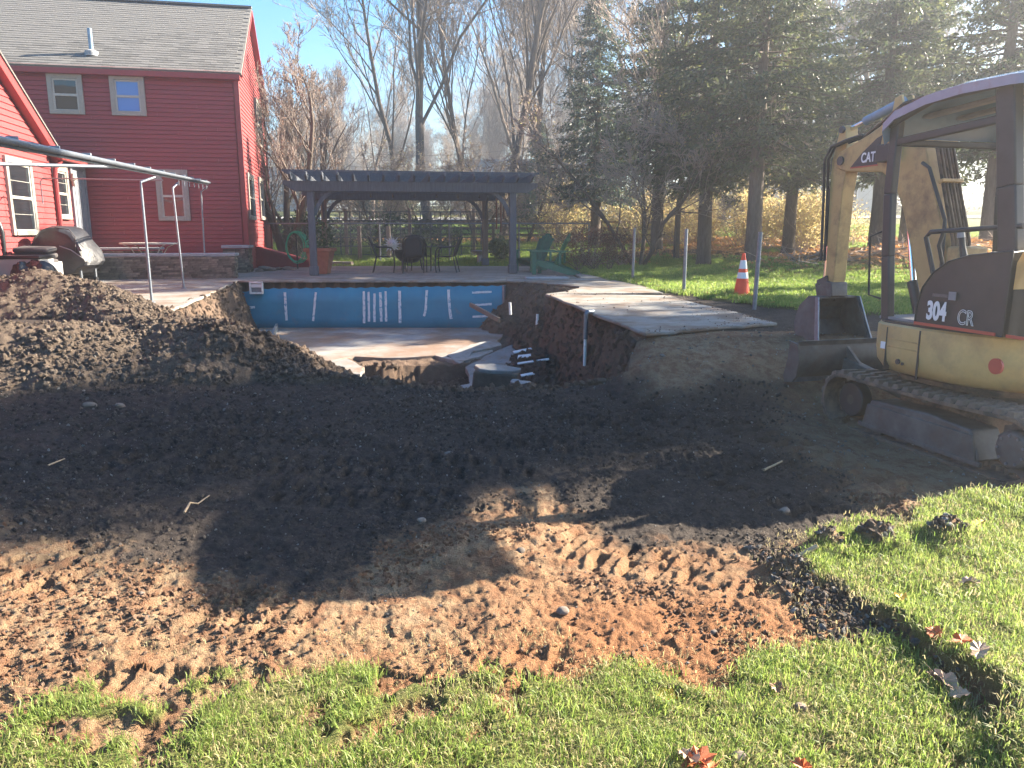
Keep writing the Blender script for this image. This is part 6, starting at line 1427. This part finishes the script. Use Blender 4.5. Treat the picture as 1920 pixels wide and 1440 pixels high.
# conifers
def conifer_data(seed, h, rb, base, n_br=330, droop=.35, sp=100, size=.085, gap=.2, loose=1.0):
    r = np.random.default_rng(seed); bp0, bp1, ba0, ba1 = [], [], [], []; C, U = [], []
    for i in range(n_br):
        t = (i+r.random())/n_br; z = base + (h-base)*t**1.12
        prof = min(1.0, .45+t*2.2)*(1-t)**.72
        a = r.uniform(0, 6.283); lob = 1+.35*float(fbm(np.array([math.cos(a)*1.6+t*3]), np.array([math.sin(a)*1.6]), 2, seed)[0])*2
        L = rb*prof*r.uniform(.6, 1.15)*lob + .15
        if r.random() < gap: continue
        d = np.array([math.cos(a), math.sin(a), r.uniform(-.1, .35)-.25*(1-t)]); p = np.array([0, 0, z]); k = 4; rad = .018+.02*(1-t); pts = [p]
        for j in range(k):
            d2 = d + np.array([0, 0, -droop*(j/k)**1.2+.28*(j == k-1)]) + r.normal(0, .10, 3); q = p+d2/np.linalg.norm(d2)*L/k; bp0.append(p); bp1.append(q); ba0.append(rad*(1-j/k*.8)); ba1.append(rad*(1-(j+1)/k*.8)); p = q; pts.append(p)
        pts = np.array(pts); m = int(sp*L/rb*r.uniform(.7, 1.2)*1.0)+8
        f = r.random(m)**.6*k; i0 = np.minimum(f.astype(int), k-1); fr_ = (f-i0)[:, None]; c = pts[i0]*(1-fr_)+pts[i0+1]*fr_; s = .10+.20*L/rb*np.minimum(f/k*1.4, 1)
        jit = r.normal(0, 1, (m, 3))*(s*.62)[:, None]*[1, 1, .55]; jit[:, 2] -= .05; c = c+jit; u = (c-p*0-np.array([0, 0, z])); u = u/(np.linalg.norm(u, axis=1, keepdims=True)+1e-6)*.7 + r.normal(0, .55, (m, 3)) + [0, 0, -.25]; C.append(c); U.append(u)
    C = np.concatenate(C); U = np.concatenate(U); U /= np.linalg.norm(U, axis=1, keepdims=True); W_ = np.cross(U, rdir(len(U), r)); W_ /= np.linalg.norm(W_, axis=1, keepdims=True)+1e-9
    s = size*r.uniform(.5, 1.4, len(C)); V, Fq = quads_np(C, U*s[:, None], W_*(s*.34)[:, None])
    Vt, Ft = tubes_np(bp0, bp1, ba0, ba1, 3); tr_ = [(0, 0, -.2), (0, 0, .25), (.03, .02, base), (0, -.03, h*.6), (0, 0, h*.97)]; rr = [.31, .235, .20, .11, .02]
    cr = np_mesh('crown', np.concatenate([V]), Fq); br = np_mesh('branches', Vt, Ft); br.materials.append(M['bark']); tm = MB().tube(tr_, rr, 14).mesh('trunk', 60); tm.materials.append(M['bark']); return cr, tm, br
CV = {}
for key, a in dict(A=dict(seed=1, h=10.6, rb=2.9, base=2.1), B=dict(seed=2, h=10.8, rb=3.0, base=2.7, loose=1.2), C=dict(seed=5, h=10.4, rb=2.7, base=2.5), D=dict(seed=7, h=12, rb=2.2, base=.8, n_br=300)).items():
    a.pop('loose', None); a.setdefault('n_br', 380); a['sp'] = 135; cr, tm, br = conifer_data(**a); cr.materials.append(M['conifer2' if key in 'AD' else 'conifer']); CV[key] = (cr, tm, br)
def place_con(key, px, Y, s, rz, label, x=None, group='evergreens in a row beyond the lawn', zoff=0):
    X_ = at(px, 430, Y).x if x is None else x; t = empty('evergreen_tree', (X_, Y, g1(X_, Y)+zoff), rz, label, 'tree', group); t.scale = (s, s, s)
    for me, nm in zip(CV[key], ('crown', 'trunk', 'branches')): link(nm, me, t)
    return t
place_con('A', 1116, 31.5, .92, 0, 'leftmost evergreen, with the dark post at its trunk')
place_con('B', 1232, 28, .95, 1, 'second evergreen from the left, straight brown trunk')
place_con('C', 1322, 23.5, .95, 2, 'third evergreen, trunk behind the middle bare steel post')
place_con('B', 1414, 20.8, .92, 3.3, 'fourth evergreen, trunk right behind the traffic cone')
place_con('C', 1480, 29, 1.0, 4.3, 'evergreen set back between the cone and the excavator boom')
place_con('B', 1643, 24.5, 1.0, 5, 'evergreen whose trunk stands between boom and cab posts')
place_con('C', 1700, 29, 1.1, .7, 'evergreen behind the excavator boom foot')
place_con('A', 1010, 50, .62, 1.9, 'small blue-green evergreen at the left edge of the dark trees', group='evergreens farther back')
place_con('B', 1855, 21.5, 1.0, 2.9, 'evergreen behind the excavator cab opening')
place_con('C', 1950, 27, 1.1, 3.9, 'evergreen behind the excavator rear canopy post')
place_con('A', 1390, 46, 1.35, 5.5, 'tall evergreen filling the gap behind the third and fourth trunks', group='evergreens farther back')
place_con('A', 1570, 48, 1.5, 1.5, 'tall evergreen behind the excavator stick', group='evergreens farther back')
place_con('D', 575, 88, .72, 0, 'distant cone-shaped evergreen low in the sky gap', group='evergreens farther back')
place_con('D', 640, 95, .80, 2, 'distant evergreen just left of the bare trees', group='evergreens farther back')
# the row goes on to the right of the picture and shades the yard
for i, (x, y, k, s) in enumerate(((18.0, 14.3, 'B', 1.5), (23.5, 16.9, 'C', 1.6), (19.5, 19.4, 'C', .85), (29, 17.4, 'B', 1.7), (15.5, 12.9, 'D', .95))):
    place_con(k, 0, y, s, i*1.3, ('evergreen continuing the row just right of the picture', 'evergreen of the second rank right of the picture', 'evergreen standing behind the row right of the picture', 'farthest evergreen right of the picture', 'low-branched evergreen nearest the excavator, right of the picture')[i], x=x, group='evergreens right of the picture')

# ================================================================ SHRUBS
ux0 = at(1038, 405, 42); bush('round_shrub', 'pale green round shrub lit by the sun beside the far car', 'shrub', (ux0.x, 42, g1(ux0.x, 42)), (1.15, 1.0, .85), 2600, .09, 'hedge', 9)
for i, (px, Y, r3, mt, lab) in enumerate(((745, 29.5, (1.5, .9, .75), 'rhodo', 'dark broad-leaved evergreen shrub behind the trellis'), (572, 27.2, (.75, .6, .85), 'rhodo', 'dark leafy shrub behind the left pergola posts'),
      (640, 31, (.9, .7, .6), 'rhodo', 'low dark shrub left of the trellis centre'), (830, 31, (1.0, .7, .5), 'rhodo', 'low dark shrub right behind the trellis centre'), (1000, 46, (1.3, 1.0, 1.0), 'rhodo', 'dark shrub under the small tree right of the pergola'),
      (720, 60, (3.0, 1.5, 1.5), 'rhodo', 'wide dark evergreen shrub across the road'), (940, 56, (2.6, 1.5, 1.2), 'rhodo', 'dark evergreen mass behind the right pergola post'), (940, 26.9, (.45, .4, .4), 'hedge', 'small grassy plant by the rear pergola post'), (525, 33, (1.0, .7, .6), 'rhodo', 'dark shrub at the foot of the multi-stemmed tree'))):
    p = at(px, 430, Y); bush('evergreen_shrub', lab, 'shrub', (p.x, Y, g1(p.x, Y)), r3, int(1500*max(.5, r3[0]*r3[2])), .075 if Y < 40 else .14, mt, 40+i)
p = at(1120, 480, 23.0); bush('barberry_bush', 'dull purple barberry bush at the patio corner', 'bush', (p.x-.25, 23.0, g1(p.x, 23)), (.95, .7, .62), 4200, .030, 'purple', 61, nst=26)
p = at(1165, 480, 23.6); bush('barberry_bush', 'smaller purple bush right of the large barberry', 'bush', (p.x, 23.6, g1(p.x, 23.6)), (.6, .5, .55), 2200, .030, 'purple', 62, nst=18)
for i, px in enumerate((1085, 1115, 1142)):
    p = at(px, 500, 21.2); t = empty('bare_sapling_shrub', (p.x, 21.2, g1(p.x, 21.2)), 0, ('left', 'middle', 'right')[i]+' of three small bare shrubs at the lawn edge', 'shrub', 'small bare shrubs at the lawn edge'); P0, P1, a0, a1 = stems((0, 0, 0), 16, .8, .8, .009, 70+i); V, Fq = tubes_np(P0, P1, a0, a1, 4); link('stems', np_mesh('stems', V, Fq), t, M['bark'])
# autumn thicket behind the tree row: one tangled mass of leaves and canes
Vs, Fs, off = [], [], 0; S0_, S1_, Sa, Sb = [], [], [], []
th_r = np.random.default_rng(5)
for i in range(64):
    u = th_r.random(); px = 1040+u*560; Y = th_r.uniform(32.5, 38) - 5.5*max(0, (u-.25)); p = at(px, 430, Y); z = g1(p.x, Y); hh = th_r.uniform(.85, 1.35)*(1.15-.5*max(0, u-.6))
    V, Fq = leaf_cloud(900, (p.x, Y, z+hh*.95), (1.15, .9, hh), .052, 500+i, shell=.25); Vs.append(V); Fs.append(Fq+off); off += len(V)
    a, c_, d, e = stems((p.x, Y, z), 16, hh*2.1, .55, .014, 600+i); S0_ += a; S1_ += c_; Sa += d; Sb += e
tag(link('autumn_thicket', np_mesh('autumn_thicket', np.concatenate(Vs), np.concatenate(Fs)), None, M['autumn']), 'yellow and russet autumn brush behind the evergreen trunks', kind='stuff')
V, Fq = tubes_np(S0_, S1_, Sa, Sb, 3); tag(link('thicket_canes', np_mesh('thicket_canes', V, Fq), None, M['bark2']), 'pale canes of the autumn brush', kind='stuff')
# brush pile on the leafy berm
Vs, Fs, off = [], [], 0; P0, P1 = [], []
for i in range(260):
    x = rng.uniform(6.5, 14.5); y = rng.uniform(17.6, 22.5); z = g1(x, y); d = rdir(1)[0]; d[2] = abs(d[2])*.35; L = rng.uniform(.4, 1.6); P0.append((x, y, z)); P1.append((x+d[0]*L, y+d[1]*L, z+d[2]*L+.05))
V, Fq = tubes_np(P0, P1, [.012]*260, [.005]*260, 4); tag(link('dead_branches', np_mesh('dead_branches', V, Fq), None, M['bark2']), 'dead branches strewn over the leafy berm', kind='stuff')
# leaf litter
lf = np_mesh('oak_leaf', [(-.5, 0, .06), (-.3, -.22, 0), (-.05, -.16, .04), (.15, -.26, .02), (.5, 0, .1), (.15, .26, 0), (-.05, .16, .05), (-.3, .22, .03), (0, 0, -.02)], [(0, 1, 8), (1, 2, 8), (2, 3, 8), (3, 4, 8), (4, 5, 8), (5, 6, 8), (6, 7, 8), (7, 0, 8)])
S_leaf = [source('leaf', lf.copy(), M['litter'])]
n = 52000; x = rng.uniform(-12, 26, n); y = rng.uniform(15, 40, n); z, t_, gr__, li, _, _, _ = fields(x, y); k = (li > .35) & (rng.random(n) < li); x, y, z = x[k], y[k], z[k]; n = len(x); s = rng.uniform(.07, .15, n)*1.2
scatter('leaf_litter', np.stack([x, y, z+.02], 1), np.stack([rng.normal(0, .6, n), rng.normal(0, .6, n), rng.uniform(0, 6.28, n)], 1), np.stack([s, s, s], 1), np.zeros(n), S_leaf, 'brown and orange fallen leaves on the berm and under the trees')
n = 420; x = rng.uniform(1.5, 9, n); y = rng.uniform(11, 24, n); z = gz(x, y); s = rng.uniform(.05, .09, n)
kk = inside(x, y, LAWN_R); x, y, z, s = x[kk], y[kk], z[kk], s[kk]; n = len(x)
scatter('lawn_leaves', np.stack([x, y, z+.03], 1), rng.normal(0, .7, (n, 3)), np.stack([s]*3, 1), np.zeros(n), S_leaf, 'scattered fallen leaves on the lawn')
# the leaves one can point at, in front
def leaf(px, py, s, cols, label, cat='leaf'):
    p = az(px, py, .07); nm = 'fallen_leaf'; key = 'leaf_'+'_'.join(str(int(c*100)) for c in cols)
    if key not in bpy.data.materials:
        m = vary(key, tuple(c*.8 for c in cols), cols, 40, .6, bmp=.2); m.name = key
    m = bpy.data.materials[key]; n = 11; r = random.Random(px*3+py); V = [(0, 0, .004)]; 
    for i in range(n*2):
        a = math.pi*i/n; rr = (.5 if i % 2 == 0 else .40)*(1+.15*r.random())*(1-.2*abs(math.sin(a))); V.append((rr*math.cos(a), rr*math.sin(a)*.8, .22*abs(math.sin(a))*r.uniform(.3, 1.5)))
    fs = [(0, i+1, (i+1) % (2*n)+1) for i in range(2*n)]; mb = MB().add(V, fs); mb.tube([(-.45, 0, .02), (-.85, .06, .06)], [.012, .008], 5)
    o = mb.build(nm, m, None); o.location = (p.x, p.y, g1(p.x, p.y)+.028); o.scale = (s, s, s); o.rotation_euler = (r.uniform(-.35, .35), r.uniform(-.35, .35), r.uniform(0, 6)); sd2 = o.modifiers.new('t', 'SOLIDIFY'); sd2.thickness = .01; return tag(o, label, cat, 'fallen leaves on the foreground grass')
Y_, O_, B_, P_ = (.62, .40, .05), (.50, .13, .035), (.30, .15, .07), (.46, .30, .19)
for a in ((1252, 1275, .085, Y_, 'bright yellow leaf at the lower edge of the red sandy patch'), (1687, 1128, .075, Y_, 'yellow and cream leaf beside the torn turf edge'), (1836, 992, .07, Y_, 'small yellow leaf near the excavator track'),
          (1818, 1108, .08, P_, 'tan leaf standing on the right lawn'), (1750, 1208, .085, O_, 'red-orange leaf on the stony strip below the turf edge'), (1800, 1228, .08, O_, 'second red-orange leaf right of the stony strip'),
          (1772, 1268, .10, P_, 'pale pinkish curled leaf in the lower right grass'), (1752, 1262, .06, B_, 'brown leaf touching the pale curled leaf'), (1832, 1256, .09, P_, 'large pale leaf at the right of the lower lawn'),
          (1458, 1278, .07, B_, 'small brown leaf standing in the lower grass'), (1772, 1322, .09, B_, 'brown leaf below the pale pinkish leaf'), (1312, 1418, .11, O_, 'orange leaf at the bottom edge of the picture'),
          (1292, 1410, .09, P_, 'pale leaf overlapping the orange one at the bottom edge'), (1330, 1432, .08, O_, 'rusty leaf right of the orange one at the bottom edge'), (1506, 1428, .07, O_, 'small orange leaf at the bottom edge right of centre'), (1800, 1295, .07, P_, 'tan leaf beside bare soil at lower right')):
    leaf(*a)
# sticks
def stick_(pts, r, label, z=.04, mat='tanwood'):
    P = [az(px, py, z) for px, py in pts]; o0 = P[0].copy(); q = []
    for i, p in enumerate(P): q.append((p.x-o0.x, p.y-o0.y, g1(p.x, p.y)+.02+.02*math.sin(i*1.9)))
    o = MB().tube(q, [r*(1-.5*i/len(q)) for i in range(len(q))], 7).build('stick', M[mat], None, smooth=60); o.location = (o0.x, o0.y, 0); return tag(o, label, 'stick')
stick_([(1432, 884), (1448, 876), (1466, 869)], .009, 'pale stick lying on the dark topsoil right of centre')
stick_([(345, 954), (356, 937), (370, 930), (392, 922)], .007, 'curved pale twig at the edge of the shade on the left', .05)
stick_([(90, 871), (122, 862)], .006, 'thin straw-coloured twig on the dark soil at left')
stick_([(1492, 1049), (1530, 1046)], .016, 'short broken wood piece at the torn turf edge', .06)
# ================================================================ AIR
hb = MB().box((0, 0, 8.5), (790, 790, 36)).build('haze', None); tag(hb, 'thin haze added in place of a lens-flare veil', kind='stuff')  # haze volume added to lift the view as lens flare would
hm = bpy.data.materials.new('haze'); hm.use_nodes = True; hm.node_tree.nodes.clear()
ho = hm.node_tree.nodes.new('ShaderNodeOutputMaterial'); hv = hm.node_tree.nodes.new('ShaderNodeVolumePrincipled')
hv.inputs['Color'].default_value = (.93, .95, 1, 1); hv.inputs['Density'].default_value = .0040; hv.inputs['Anisotropy'].default_value = .70
hm.node_tree.links.new(hv.outputs[0], ho.inputs['Volume']); hb.data.materials.append(hm)
scene.cycles.volume_bounces = 0
